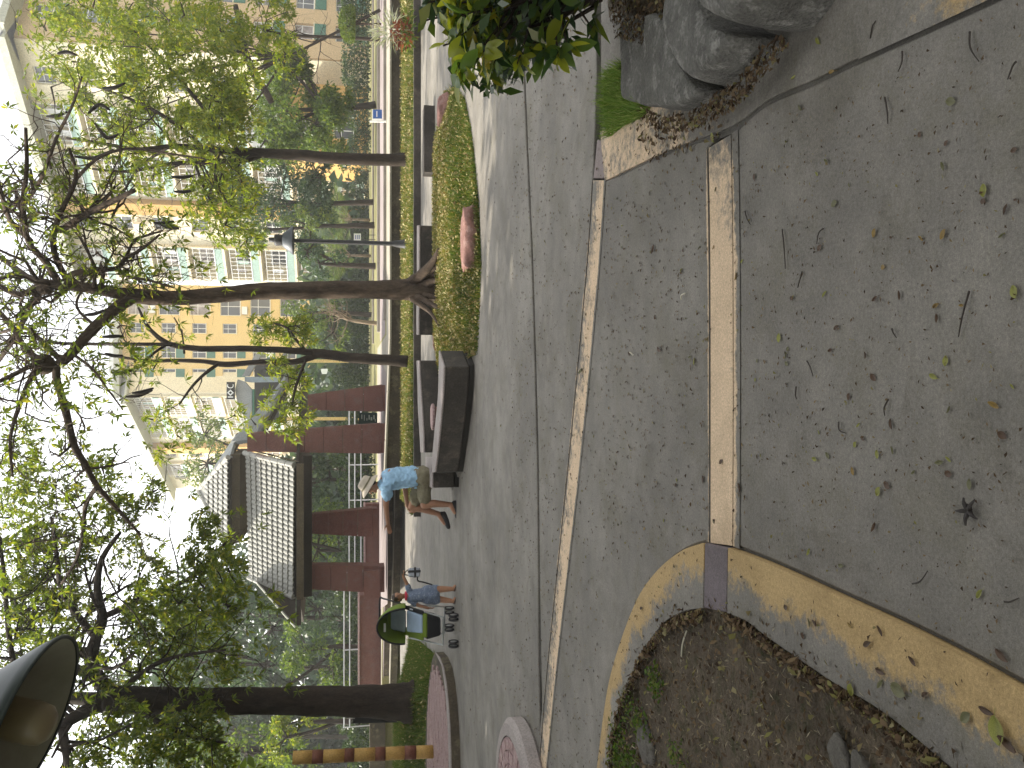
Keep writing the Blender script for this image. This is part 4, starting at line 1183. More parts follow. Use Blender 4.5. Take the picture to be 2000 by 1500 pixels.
class Tree:
    def __init__(s, name, base, label, cat='tree', group=None, bark=None, leaf=None):
        s.root = empty(name, base, label, cat, group)
        s.mb = MB(); s.leaves = []; s.bark = bark or M_bark; s.leaf = leaf or M_leaf_mid; s.tips = []
    def limb(s, px, rpx, D=None, n=8, k=4, jit=0.06):
        """px: [(v,y[,D])...], rpx radius in photo pixels at those points"""
        pts = [P(p[0], p[1], p[2] if len(p) > 2 else D) for p in px]
        rad = [rr*(px[i][2] if len(px[i]) > 2 else D)/FPX for i, rr in enumerate(rpx)]
        sp = smooth_path(pts, k); rd = lerp_list(rad, len(sp))
        s.mb.tube(sp, rd, n, True, jit)
        return sp, rd
    def twig(s, p, d, L, r, lev, up=0.1, wander=0.5, tipchance=1.0, spread=0.9):
        seg = 5 if lev > 0 else 4
        pts = [Vector(p)]; d = Vector(d).normalized()
        for k in range(seg):
            d = (d + Vector((random.gauss(0, 1), random.gauss(0, 1), random.gauss(0, 1)))*wander*0.45 + Vector((0, 0, up*0.3))).normalized()
            pts.append(pts[-1] + d*L/seg)
        s.mb.tube(pts, [r*(1-0.6*k/seg) for k in range(seg+1)], 5 if r > 0.012 else 4 if r > 0.006 else 3, False)
        if lev > 0:
            for c in range(random.choice((2, 3, 3))):
                q = random.randint(2, seg)
                dd = (d + Vector((random.gauss(0, 1), random.gauss(0, 1), random.gauss(0, 0.8)))*spread).normalized()
                s.twig(pts[q], dd, L*random.uniform(0.5, 0.8), r*0.5, lev-1, up, wander, tipchance, spread)
        if lev <= 1 and random.random() < tipchance:
            s.tips.append((pts[-1], d))
    def twigs_along(s, sp, rd, n, L, lev, q0=0.2, **kw):
        for k in range(n):
            i = int((q0 + (1-q0)*random.random())*(len(sp)-1))
            t = (sp[min(i+1, len(sp)-1)]-sp[max(i-1, 0)]).normalized()
            d = (t*0.5 + Vector((random.gauss(0, 1), random.gauss(0, 1), random.gauss(0, 1)))).normalized()
            s.twig(sp[i], d, L*random.uniform(0.6, 1.3), max(rd[i]*0.45, 0.006), lev, **kw)
    def leaf_tips(s, L, W, nl=6, per=2, spread=0.12, frac=1.0):
        if not s.tips: return
        c = np.array([tuple(t[0]) for t in s.tips]); d = np.array([tuple(t[1]) for t in s.tips])
        c = np.repeat(c, per, 0); d = np.repeat(d, per, 0)
        keep = RNG.uniform(0, 1, len(c)) < frac
        c = c[keep]; d = d[keep]
        c = c + RNG.normal(size=c.shape)*spread
        s.leaves.append(palmate(c, d+RNG.normal(size=d.shape)*0.4, L, W, nl))
    def clump(s, v, y, D, rpx, n, L, W, nl=6, flat=0.8, hollow=0.2, rp2=None, twigs=3):
        c = P(v, y, D); r = rpx*D/FPX; r2 = (rp2 or rpx*flat)*D/FPX
        pts, d = ball_pts(c, (r, min(r, 2.2)*0.9, r2), n, hollow)
        d = d + np.array([0, 0, 0.25])
        if nl > 1: s.leaves.append(palmate(pts, d, L, W, nl))
        else:
            s.leaves.append(leaf_quads(pts, d+RNG.normal(size=d.shape)*0.9, L*RNG.uniform(0.6, 1.2, n), W*RNG.uniform(0.7, 1.2, n)))
        for k in range(twigs):
            e, _ = ball_pts(c, (r, r*0.8, r2), 1)
            q = c.lerp(Vector(e[0]), 0.5) + Vector((random.uniform(-.1, .1), random.uniform(-.1, .1), random.uniform(-.1, .1)))*r
            s.mb.tube([c, q, Vector(e[0])], [0.022, 0.013, 0.006], 4, False)
        return c
    def link(s, a, b, r0, r1, sag=0.0):
        a = Vector(a); b = Vector(b); m = a.lerp(b, 0.5) + Vector((random.uniform(-.15, .15), random.uniform(-.15, .15), sag+random.uniform(-.1, .1)))
        s.mb.tube(smooth_path([a, m, b], 5), lerp_list([r0, (r0+r1)/2, r1], 11), 6, False, 0.05)
    def done(s, trunk='trunk', crown='crown'):
        s.trunk = s.mb.build(trunk, s.bark, s.root, True)
        if s.leaves:
            s.crown = quads_np(crown, np.concatenate(s.leaves), s.leaf, s.root)
        return s

# --- big forked tree on the grass island
D1 = 12.8
b1 = P(855, 560, D1)
T1 = Tree('fig_tree', (b1.x, b1.y, 0.2), 'big forked grey brown tree with buttress roots on the grass island', bark=M_bark, leaf=M_leaf_big)
tr, tr_r = T1.limb([(858, 560), (835, 562), (800, 566), (750, 566), (700, 566), (640, 566), (560, 568), (500, 569), (440, 575), (340, 582), (280, 580), (240, 575)],
                   [30, 27, 21, 18.5, 17, 17, 16.5, 15.5, 14.5, 13.5, 14, 13], D1, 16, 4, 0.05)
up_, up_r = T1.limb([(252, 577), (215, 569), (170, 562), (130, 555), (100, 556), (70, 561)], [12, 10.5, 9.5, 9, 9, 8], D1, 12)
for px, rr in (([(800, 556), (825, 535), (845, 512), (858, 485)], [13, 10, 7, 3]), ([(810, 552), (838, 530), (862, 515)], [12, 8, 3]),
               ([(815, 560), (845, 550), (872, 545)], [14, 9, 3]), ([(805, 576), (830, 588), (850, 598), (872, 612)], [10, 7, 5, 2.5]),
               ([(815, 572), (845, 580), (874, 590)], [11, 6, 3]), ([(800, 578), (822, 596), (842, 612), (860, 640)], [8, 5, 3.5, 2])):
    T1.limb([(p[0], p[1], D1-0.25*i) for i, p in enumerate(px)], rr, D1, 8)
lf, lf_r = T1.limb([(262, 580), (232, 598), (195, 630), (165, 660), (140, 690), (115, 712)], [11, 11, 10, 9.5, 9, 9], D1, 12)
T1.mb.ell(P(85, 712, D1), (0.15, 0.14, 0.16)); T1.mb.ell(P(88, 560, D1), (0.12, 0.12, 0.12))
limbs1 = [
    ([(110, 715), (112, 745), (128, 800), (145, 870), (165, 905), (190, 950), (230, 995), (275, 1045)], [8, 7, 7, 6.5, 6, 5, 4, 2], 0.3),
    ([(190, 950), (168, 985), (162, 1040), (150, 1090), (120, 1140)], [4.5, 4, 3.5, 3, 2], 0.5),
    ([(85, 715), (60, 740), (35, 800), (20, 860), (25, 930)], [6, 5, 4, 3, 2], -0.6),
    ([(85, 705), (55, 690), (25, 640), (-10, 600)], [6, 5, 4.5, 4], 0.4),
    ([(90, 700), (50, 720), (10, 740), (-40, 760)], [5, 4.5, 4, 3], -0.9),
    ([(115, 700), (75, 660), (45, 640), (0, 650)], [5, 4, 3.5, 3], 0.9),
    ([(150, 557), (138, 538), (180, 527), (228, 524), (245, 505), (275, 488), (312, 458)], [7, 6, 5, 4.5, 4, 3, 2], -0.3),
    ([(228, 524), (250, 540), (292, 548), (340, 562)], [4, 3, 2.5, 1.5], -0.3),
    ([(245, 505), (262, 470), (282, 462), (318, 450)], [3, 2.5, 2, 1.4], -0.2),
    ([(115, 552), (90, 512), (55, 470), (45, 400), (52, 330), (50, 250)], [7, 6, 5, 5, 4, 3], -0.8),
    ([(95, 552), (58, 542), (25, 520), (-20, 490)], [6, 5, 4.5, 4], 0.6),
    ([(130, 545), (105, 490), (112, 430), (148, 350), (135, 290)], [6, 5.5, 5, 4, 2.5], -0.5),
    ([(118, 450), (165, 420), (215, 395), (262, 372)], [6, 6, 5.5, 4], -0.6),
    ([(75, 560), (40, 575), (0, 560), (-50, 540)], [7, 6, 5, 4], 0.2),
    ([(75, 565), (52, 612), (25, 665), (-15, 720)], [6, 5, 4.5, 4], 0.7),
    ([(60, 470), (20, 430), (0, 370), (-20, 300)], [5, 4.5, 4, 3], -1.0),
    ([(190, 640), (150, 600), (165, 560), (200, 520)], [3, 2.5, 2, 1.5], 0.6),
    ([(140, 690), (180, 720), (210, 760), (240, 800)], [3, 2.5, 2, 1.2], -0.4),
    ([(45, 400), (80, 350), (110, 270), (140, 210), (160, 150)], [4, 3.5, 3, 2.5, 1.5], -1.0),
    ([(148, 350), (190, 310), (250, 290), (330, 300), (400, 310)], [3.5, 3, 2.5, 2, 1.2], -0.7),
]
for px, rr, dd in limbs1:
    m_ = len(px)
    sp, rd = T1.limb([(p[0], p[1], D1 + dd*2.2*i/(m_-1)) for i, p in enumerate(px)], rr, D1, 7)
    T1.twigs_along(sp, rd, 9, 0.8, 2, 0.15, up=0.0, wander=0.8, tipchance=0.5, spread=1.1)
T1.twigs_along(up_, up_r, 8, 0.9, 2, 0.3, up=0.2, wander=0.8, tipchance=0.6)
T1.leaf_tips(0.125, 0.036, 6, 1, 0.05, 0.7)
for (v, y, r, n) in ((60, 640, 40, 16), (30, 860, 60, 40), (95, 760, 40, 14), (225, 560, 40, 10), (230, 640, 40, 12), (180, 720, 40, 12), (140, 880, 30, 12), (120, 480, 40, 12), (290, 560, 40, 12), (250, 700, 40, 12), (30, 400, 50, 24), (100, 330, 60, 26), (160, 400, 40, 12)):
    T1.clump(v, y, D1 + random.uniform(-0.8, 0.8), r, int(n*1.2), 0.13, 0.037, 6, twigs=1)
T1.done()
# long dark seed pods
for k, (v0, y0, v1, y1, bend) in enumerate([(185, 240, 232, 262, 18), (172, 222, 215, 215, -14), (145, 305, 222, 292, 10), (112, 105, 150, 108, -5), (200, 172, 245, 162, 4), (90, 228, 132, 218, 3), (200, 658, 240, 656, 0), (245, 775, 298, 762, 4), (258, 768, 300, 758, 2), (205, 690, 240, 694, 3), (220, 728, 260, 722, 3), (165, 615, 205, 605, 3), (335, 345, 378, 343, 2), (340, 374, 380, 371, 2), (60, 330, 64, 372, 2), (300, 435, 340, 432, 2), (315, 440, 350, 446, 2), (30, 370, 38, 410, 6)]):
    mid = ((v0+v1)/2, (y0+y1)/2+bend)
    dd = D1 - 0.6 + random.uniform(-.5, .5)
    m = MB(); sp = smooth_path([P(v0, y0, dd), P(mid[0], mid[1], dd), P(v1, y1, dd)], 4)
    m.tube(sp, [0.009 + 0.018*math.sin(math.pi*min(1, (i+0.6)/len(sp))) for i in range(len(sp))], 7)
    m.build('seed_pod', M_pod, T1.root, True)

# --- slim tree on the grass strip at the right, two stems
D2 = 20.2
b2 = P(790, 310, D2)
T2 = Tree('slim_tree', (b2.x, b2.y, 0.17), 'slim dark tree with lime leaves on the grass strip, right of the lamp post', bark=M_bark_dark, leaf=M_leaf_lime)
s_, r_ = T2.limb([(796, 311), (770, 312), (700, 311), (640, 308), (600, 304), (550, 301), (500, 298), (450, 296), (400, 290), (340, 286), (270, 292), (200, 280), (130, 270)], [14, 12, 11.5, 11, 10.5, 9.5, 8.5, 7, 6, 5, 4, 3, 2], D2, 10)
s2, r2 = T2.limb([(510, 302), (480, 312), (430, 315), (380, 317), (320, 322), (250, 335), (180, 330)], [6, 5.5, 5, 4.5, 4, 3, 2], D2, 8)
for px, rr in (([(470, 300), (430, 250), (380, 190), (320, 120), (260, 60)], [4, 4, 3.5, 3, 2]), ([(430, 292), (420, 340), (440, 390), (470, 420)], [3.5, 3, 2.5, 1.5]), ([(400, 290), (340, 240), (270, 200), (190, 170)], [4, 3.5, 3, 2]), ([(380, 317), (400, 370), (430, 430), (440, 470)], [3, 2.5, 2, 1.5]), ([(330, 286), (270, 330), (230, 400), (210, 460)], [3, 2.5, 2, 1.5])):
    sp, rd = T2.limb([(p[0], p[1], D2 + random.uniform(-.6, .6)) for p in px], rr, D2, 6)
    T2.twigs_along(sp, rd, 7, 1.0, 1, 0.2, up=-0.15, wander=0.5)
T2.twigs_along(s_[28:], r_[28:], 10, 1.1, 1, 0.1, up=0.0); T2.twigs_along(s2, r2, 8, 1.0, 1, 0.2, up=0.0)
T2.leaf_tips(0.17, 0.05, 7, 2, 0.12)
for (v, y, r, n) in ((430, 200, 55, 130), (370, 260, 50, 100), (450, 255, 45, 90), (330, 190, 55, 90), (280, 250, 45, 60), (410, 340, 40, 60), (460, 380, 45, 70), (390, 400, 40, 60), (440, 440, 40, 55), (250, 180, 50, 50), (420, 140, 50, 100), (350, 110, 50, 80), (240, 90, 60, 60), (300, 340, 40, 40), (180, 200, 50, 30), (215, 440, 40, 22), (480, 470, 30, 30), (140, 120, 50, 40), (300, 100, 50, 60), (480, 150, 40, 60), (250, 20, 60, 50), (120, 20, 50, 40), (360, 30, 60, 70), (430, 60, 50, 70), (90, 60, 55, 40), (180, 20, 55, 50), (520, 60, 50, 50), (560, 110, 40, 36), (100, 170, 50, 30), (200, 110, 50, 50)):
    T2.clump(v, y, D2 + random.uniform(-1, 1), r*1.1, int(n*1.7), 0.145, 0.042, 6, twigs=2)
T2.done()

# --- slim tree left of the big one
D3 = 19.2
b3 = P(792, 706, D3)
T3 = Tree('slim_tree', (b3.x, b3.y, 0.17), 'slim dark forked tree on the grass strip in front of the pavilion', bark=M_bark_dark, leaf=M_leaf_lime)
T3.limb([(796, 706), (770, 704), (720, 701), (690, 699), (650, 694), (610, 689)], [12, 11, 10.5, 10, 9.5, 9], D3, 10)
sA, rA = T3.limb([(622, 690), (585, 686), (540, 683), (470, 681), (390, 681), (335, 673), (305, 655), (285, 632), (270, 600)], [7, 6.5, 6, 6, 5.5, 5, 4, 3, 2], D3, 8)
sB, rB = T3.limb([(620, 692), (592, 703), (560, 708), (500, 708), (440, 712), (400, 706), (340, 704), (290, 705), (240, 698), (190, 690)], [7, 6, 5.5, 5, 5.5, 4, 3.5, 3, 2.5, 1.5], D3, 8)
for px, rr in (([(335, 673), (250, 672), (180, 672), (100, 670)], [4, 3.5, 3.5, 3]), ([(425, 712), (400, 730), (375, 755), (350, 790)], [3.5, 3, 2.5, 1.5]), ([(330, 670), (300, 690), (280, 710), (260, 730)], [3, 2.5, 2, 1.5]),
               ([(600, 688), (575, 660), (560, 640), (530, 630)], [3.5, 3, 2.5, 1.5]), ([(596, 705), (585, 735), (575, 765), (570, 800)], [3.5, 3, 2.5, 1.5]), ([(360, 690), (355, 650), (340, 620)], [2, 1.6, 1.2])):
    sp, rd = T3.limb([(p[0], p[1], D3 + random.uniform(-.4, .4)) for p in px], rr, D3, 6)
    T3.twigs_along(sp, rd, 4, 0.6, 1, 0.3, up=0.0, wander=0.6, tipchance=0.6)
T3.leaf_tips(0.16, 0.04, 6, 1, 0.05)
for (v, y, r, n) in ((560, 730, 26, 30), (585, 755, 26, 34), (560, 790, 24, 26), (590, 815, 24, 28), (575, 845, 22, 24), (545, 830, 20, 18), (520, 780, 22, 16), (525, 640, 26, 36), (555, 650, 26, 34), (585, 640, 24, 30), (600, 660, 20, 22), (500, 640, 22, 18), (510, 670, 22, 18), (540, 715, 22, 20), (300, 720, 36, 14), (330, 800, 36, 16), (345, 850, 30, 18), (310, 880, 30, 12), (260, 690, 34, 10), (290, 630, 30, 12), (300, 820, 26, 12), (460, 810, 26, 16), (500, 830, 24, 14)):
    T3.clump(v, y, D3 + random.uniform(-.6, .6), r, n, 0.17, 0.042, 6, twigs=1)
T3.done()

# --- dark tree on the left bank with the heavy canopy
D4 = 17.0
b4 = P(800, 1372, D4)
T4 = Tree('canopy_tree', (b4.x, b4.y, 0.4), 'thick dark trunked tree with a heavy leafy canopy on the left grass bank', bark=M_bark_dark, leaf=M_leaf_big)
T4.limb([(806, 1372), (785, 1372), (750, 1371), (700, 1370), (620, 1369), (540, 1369), (450, 1369), (370, 1369), (300, 1368), (240, 1367), (205, 1366)], [42, 36, 32, 29, 27, 25, 24, 23, 24, 25, 24], D4, 16, 4, 0.06)
lim4 = [([(225, 1362), (195, 1330), (178, 1290), (188, 1245), (200, 1205), (190, 1150), (200, 1090), (235, 1040)], [15, 13, 12, 10, 9, 7, 5, 3], -0.5),
        ([(215, 1372), (160, 1392), (125, 1420), (128, 1460), (140, 1520)], [15, 12, 9, 8, 7], -0.4),
        ([(210, 1366), (120, 1362), (40, 1350), (-40, 1340)], [14, 11, 9, 7], 0.5),
        ([(200, 1330), (140, 1300), (80, 1250), (30, 1180), (0, 1110)], [9, 8, 7, 5, 4], 0.5),
        ([(230, 1355), (270, 1320), (320, 1290), (390, 1275), (440, 1270)], [6, 5, 4, 3, 2], -0.6),
        ([(260, 1380), (310, 1410), (380, 1440), (440, 1450)], [6, 5, 4, 2], -0.6),
        ([(188, 1245), (150, 1200), (120, 1150), (110, 1080), (100, 1010)], [7, 6, 5, 4, 2.5], -0.8),
        ([(200, 1205), (260, 1180), (330, 1150), (400, 1110), (440, 1060)], [6, 5, 4, 3, 2], -0.5),
        ([(40, 1350), (20, 1260), (10, 1150), (0, 1050)], [6, 5, 4, 3], -0.5)]
ends4 = []
for px, rr, dd in lim4:
    m_ = len(px)
    sp, rd = T4.limb([(p[0], p[1], D4 + dd*3*i/(m_-1)) for i, p in enumerate(px)], rr, D4, 8)
    T4.twigs_along(sp, rd, 8, 1.3, 2, 0.25, up=-0.05, wander=0.5, tipchance=0.9)
T4.leaf_tips(0.16, 0.05, 7, 1, 0.1, 0.9)
for (v, y, r, n) in ((30, 905, 50, 42), (60, 960, 55, 60), (20, 1010, 60, 70), (90, 1040, 50, 60), (40, 1100, 60, 90), (130, 950, 34, 26), (200, 915, 32, 30), (215, 960, 30, 24), (240, 1000, 34, 34), (180, 1020, 40, 40), (150, 1090, 40, 40), (255, 1075, 34, 26), (110, 1150, 50, 60),
                     (290, 985, 22, 10), (300, 960, 20, 8), (395, 1030, 34, 30), (420, 1075, 36, 38), (380, 1090, 36, 30), (445, 1110, 40, 40), (400, 1150, 44, 44), (350, 1180, 46, 46), (440, 1180, 44, 44), (300, 1130, 36, 30), (270, 1170, 34, 30),
                     (60, 1190, 60, 80), (150, 1200, 50, 50), (30, 1290, 60, 70), (110, 1260, 46, 40), (260, 1230, 46, 52), (330, 1240, 46, 56), (400, 1230, 44, 56), (440, 1290, 40, 44), (350, 1300, 40, 36), (270, 1290, 36, 30), (180, 1320, 40, 34), (240, 1410, 40, 40), (300, 1400, 40, 36), (340, 1440, 44, 50), (270, 1460, 46, 54), (190, 1440, 44, 44), (170, 1500, 50, 50), (400, 1410, 40, 40), (420, 1470, 44, 50), (360, 1500, 40, 40), (80, 1420, 50, 40)):
    T4.clump(v, y, D4 + random.uniform(-2.5, 1.0), r*1.08, int(n*1.7), 0.14, 0.043, 7, twigs=2)
T4.done()

# --- unseen trees placed left of and behind the view to shade the plaza
def unseen_shade_tree(x, y, label, r=3.3, h=12.5, n=8500, seed=0, zlo=3.4):
    t = Tree('unseen_shade_tree', (x, y, 0), label, group='unseen trees placed to shade the plaza', bark=M_bark_dark, leaf=M_leaf_big)
    t.mb.tube(smooth_path([(x, y, -.1), (x+.1, y, 2), (x-.1, y+.1, 4), (x, y, h*.6)]), lerp_list([.38, .28, .25, .2], 19), 12, True, .05)
    nb = 15
    for k in range(nb):
        a = k*2.4+seed; z = zlo+(h-zlo)*k/(nb-1); q = r*0.62*(1-.4*max(0, (z-h*.7)/(h*.3)))
        e = Vector((x+math.cos(a)*q, y+math.sin(a)*q, z))
        t.link((x, y, min(z, h*.6)*.8), e, .11, .03, .3)
        pts, d = ball_pts(e, (r*0.6, r*0.6, 1.5), n//nb, 0.05)
        t.leaves.append(leaf_quads(pts, d+RNG.normal(size=d.shape), 0.42*RNG.uniform(.6, 1.2, len(pts)), 0.22))
    return t.done()
unseen_shade_tree(-8.0, 1.2, 'unseen tall tree placed for shade, nearest the camera, left of the planting bed', seed=0)
unseen_shade_tree(-8.3, 5.6, 'unseen tall tree placed for shade, left of the round brick plinth', seed=1)
unseen_shade_tree(-9.4, 10.2, 'unseen tall tree placed for shade, left of the pink brick platform', seed=2)
unseen_shade_tree(-11.4, 14.4, 'unseen tall tree placed for shade, left of the grass bank', r=3.4, h=9.0, seed=3)
unseen_shade_tree(-13.8, 21.0, 'unseen tall tree placed for shade, past the left edge, beyond the grass bank', r=3.4, h=11.5, seed=8)
unseen_shade_tree(-12.8, 3.4, 'unseen tall tree placed for shade, standing furthest left of the plaza', r=3.8, h=14, seed=4)
unseen_shade_tree(-13.6, 9.0, 'unseen tall tree placed for shade, at the far left, behind the others', r=3.8, h=14, seed=5)
unseen_shade_tree(-3.4, -1.2, 'unseen spreading tree added for shade, behind the camera, over the planting bed', r=5.0, h=9, seed=6, zlo=5.2, n=13000)  # this crown and the next added overhead to darken the near paving
unseen_shade_tree(3.6, -1.0, 'unseen spreading tree added for shade, behind the camera, on the right', r=5.0, h=9, seed=7, zlo=5.2, n=13000)

# --- trees and bushes farther back
def back_tree(name, label, base, crowns, leaf, L, dens=1.0, bark=None, trunk_r=0.16, cat='tree', group=None, nl=1, W=None, limbs=()):
    """base (v,y,D); crowns [(v,y,dD,rx_px,rz_px)]"""
    D = base[2]; b = P(*base)
    t = Tree(name, b, label, cat, group, bark or M_bark_dark, leaf)
    top = None
    for i, (v, y, dd, rx, rz) in enumerate(crowns):
        c = P(v, y, D+dd); a = rx*(D+dd)/FPX; z = rz*(D+dd)/FPX
        n = int(dens*34*(a*z)/(L*L))
        n = min(n, 9000)
        # foliage gathers in sub-clumps, leaving gaps
        ns = max(5, int(9*a*z/2.0)); ns = min(ns, 46)
        cc, _ = ball_pts(c, (a, min(a, 2.5), z), ns, 0.25)
        per = max(12, n//ns)
        for q in cc:
            pts, d = ball_pts(q, (a*0.34, min(a, 2.5)*0.34, z*0.30), per, 0.1)
            t.leaves.append(leaf_quads(pts, d*0.6+RNG.normal(size=d.shape)+np.array([0, 0, -.2]), L*RNG.uniform(.6, 1.25, per), (W or L*0.45)*RNG.uniform(.7, 1.2, per)))
        t.link(b + Vector((0, 0, 0.05)) if i == 0 else Vector(b).lerp(top, 0.6), c, trunk_r*(1 if i == 0 else 0.5), trunk_r*0.4)
        for q in cc[:10]:
            t.link(c, q, trunk_r*0.3, 0.015)
        if i == 0: top = c
    for px, rr in limbs:
        t.limb(px, rr, D, 6)
    return t.done()

def gy(D, z=0.5):   # photo row of ground level z at distance D
    return 1000 - math.tan(-math.atan((CAM.z-z)/D)+PITCH)*FPX

back_tree('bushy_tree', 'mid green bushy tree in front of the flats, left of the clipped topiary', (gy(36), 205, 36), [(560, 215, 0, 100, 75), (610, 250, -1, 75, 55), (600, 150, 1, 60, 55), (655, 225, 0, 75, 32), (520, 270, 0, 60, 50), (560, 130, 0, 50, 50)], M_leaf_mid, 0.19, 1.5)
back_tree('leaning_tree', 'lime green tree leaning in from the upper right with a gnarled grey trunk', (gy(30), 20, 30), [(430, 170, 0, 85, 60), (400, 80, 0, 70, 70), (330, 40, 0.5, 60, 70), (470, 230, 0, 60, 40), (300, 150, 0, 60, 50), (220, 60, 0, 60, 60), (170, 160, 0, 50, 40), (360, 220, .5, 60, 50), (250, 230, .5, 55, 50), (130, 70, 0, 50, 50), (480, 110, 0, 60, 40), (520, 40, 0, 55, 45), (420, 290, 1, 50, 40)], M_leaf_lime, 0.15, 1.0, M_bark_dark, 0.06,
          limbs=[([(460, 10), (470, 60), (478, 100), (500, 150), (520, 180), (530, 200)], [5, 6, 7, 8, 7, 6]), ([(452, 40), (470, 90), (490, 140)], [3, 3, 3])])
back_tree('bushy_tree', 'blue green tree with dense leaves between the slim tree and the lamp post', (gy(40), 395, 40), [(545, 400, 0, 80, 85), (600, 420, -1, 75, 48), (480, 370, 0, 60, 55), (625, 345, -1, 65, 40)], M_leaf_blue, 0.19, 1.2)
back_tree('bushy_tree', 'yellow green small tree behind the lamp post head', (gy(38), 440, 38), [(600, 440, 0, 45, 45), (480, 450, 0, 35, 40)], M_leaf_pale, 0.18, 0.6)
back_tree('bushy_tree', 'leafy shrub like tree right behind the big tree trunk', (gy(36), 520, 36), [(625, 515, 0, 34, 50), (600, 490, 0, 30, 30)], M_leaf_blue, 0.16, 0.7)
back_tree('bushy_tree', 'olive tree between the big trunk and the slim forked tree', (gy(44), 615, 44), [(600, 610, 0, 45, 55), (560, 640, 0, 40, 40), (650, 650, 0, 50, 40)], M_leaf_mid, 0.2, 0.5)
back_tree('bushy_tree', 'pale green tree rising behind the pavilion roof', (gy(50), 920, 50), [(405, 905, 0, 60, 45), (440, 960, 0, 70, 50), (400, 850, 0, 40, 40), (470, 1000, 1, 60, 60)], M_leaf_pale, 0.26, 0.7)
wood = [('dark green tree seen under the pavilion roof between its columns', (930, 42), [(590, 935, 0, 60, 60), (640, 900, 0, 45, 40), (540, 960, 0, 60, 50)], M_leaf_dark, 0.24),
        ('dark tree seen between the two left pavilion columns', (1075, 40), [(620, 1075, 0, 60, 50), (560, 1050, 0, 60, 50), (650, 1010, 0, 50, 35)], M_leaf_mid, 0.22),
        ('blue green tall tree left of the pavilion roof corner', (1210, 44), [(430, 1200, 0, 70, 80), (530, 1230, 0, 70, 70), (620, 1190, 0, 60, 50), (350, 1180, 0, 60, 60)], M_leaf_blue, 0.26),
        ('grey green tall tree with a thin trunk right of the thick dark trunk', (1305, 42), [(400, 1290, 0, 65, 80), (520, 1300, 0, 55, 60), (320, 1250, 0, 60, 60)], M_leaf_blue, 0.25),
        ('mid green tree behind the black railing, left of the stroller canopy', (1270, 38), [(600, 1270, 0, 60, 50), (650, 1300, 0, 55, 35), (560, 1340, 0, 50, 50)], M_leaf_mid, 0.2),
        ('yellow green bush tree just left of the thick dark trunk', (1415, 34), [(600, 1410, 0, 45, 45), (560, 1440, 0, 40, 50)], M_leaf_lime, 0.18),
        ('olive tree at the far left behind the striped post', (1480, 36), [(480, 1470, 0, 70, 90), (600, 1490, 0, 50, 60), (380, 1440, 0, 60, 60)], M_leaf_mid, 0.22),
        ('tall hazy tree at the far left above the others', (1440, 52), [(300, 1430, 0, 80, 90), (420, 1380, 0, 60, 80), (250, 1330, 0, 60, 60)], M_leaf_blue, 0.3)]
for lab, (y, D), cr, lf_, L in wood:
    back_tree('woodland_tree', lab, (gy(D), y, D), cr, lf_, L, 0.62, group='trees behind the pavilion')

# far mass of woods that closes the view
fw = []
for k in range(800):
    x = RNG.uniform(-75, 12); D = RNG.uniform(54, 80); z = RNG.uniform(0.5, 3.5 if x > -8 else 7 if x > -15 else 15)
    pts, d = ball_pts((x, D, z), (2.6, 1.6, 1.9), 110, 0.3)
    fw.append(leaf_quads(pts, d+RNG.normal(size=d.shape), 0.8*RNG.uniform(.6, 1.3, 110), 0.5))
tag(quads_np('far_woods', np.concatenate(fw), M_leaf_blue), kind='stuff')

# clipped and wild hedges
def hedge(label, y0, y1, D, vtop, leaf, L=0.16, depth=1.6, zb=0.5, dens=1.0, name='hedge'):
    a = P(690, y1, D); b = P(690, y0, D)
    ztop = P(vtop, (y0+y1)/2, D).z
    r = empty(name, ((a.x+b.x)/2, D, zb), label, 'hedge')
    n = int(dens*14*(b.x-a.x)*(ztop-zb)/(L*L)); n = min(n, 22000)
    x = RNG.uniform(a.x, b.x, n); yy = D+RNG.uniform(-depth/2, depth/2, n)
    hmax = ztop - zb
    prof = 0.78+0.22*np.sin(x*1.7+y0)*np.cos(x*0.63+1)+0.1*np.sin(x*5.1)
    z = zb + hmax*prof*(1-RNG.uniform(0, 1, n)**1.6*0.95)
    pts = np.stack([x, yy, z], 1)
    o = quads_np('foliage', leaf_quads(pts, RNG.normal(size=(n, 3))+np.array([0, -.4, .2]), L*RNG.uniform(.6, 1.3, n), L*.5), leaf, r)
    for k in range(int((b.x-a.x)/0.9)+1):
        m = MB()
        xx = a.x+0.9*k+random.uniform(-.2, .2)
        m.tube([(xx, D, zb), (xx+random.uniform(-.2, .2), D, zb+hmax*0.6)], [.03, .012], 5, False)
        m.build('stem', M_bark_dark, r)
    return r
hedge('dark hedge in front of the flats below the bushy tree at the right', 90, 330, 48, 668, M_leaf_dark, 0.2)
hedge('dark hedge behind the clipped topiary at the right edge', -160, 88, 46, 650, M_leaf_dark, 0.2)
hedge('dark hedge under the trees left of the big trunk', 565, 760, 50, 640, M_leaf_dark, 0.2)
hedge('low dark hedge by the small palms behind the lamp post', 335, 560, 54, 688, M_leaf_dark, 0.2)
hedge('deep green hedge behind the white railing and the pavilion', 760, 1090, 39, 655, M_leaf_dark, 0.2)
hedge('deep green hedge behind the railing left of the stroller', 1092, 1420, 39, 650, M_leaf_dark, 0.2)
hedge('dark bush at the far left edge behind the sunlit lawn', 1422, 1640, 33, 660, M_leaf_dark, 0.18)

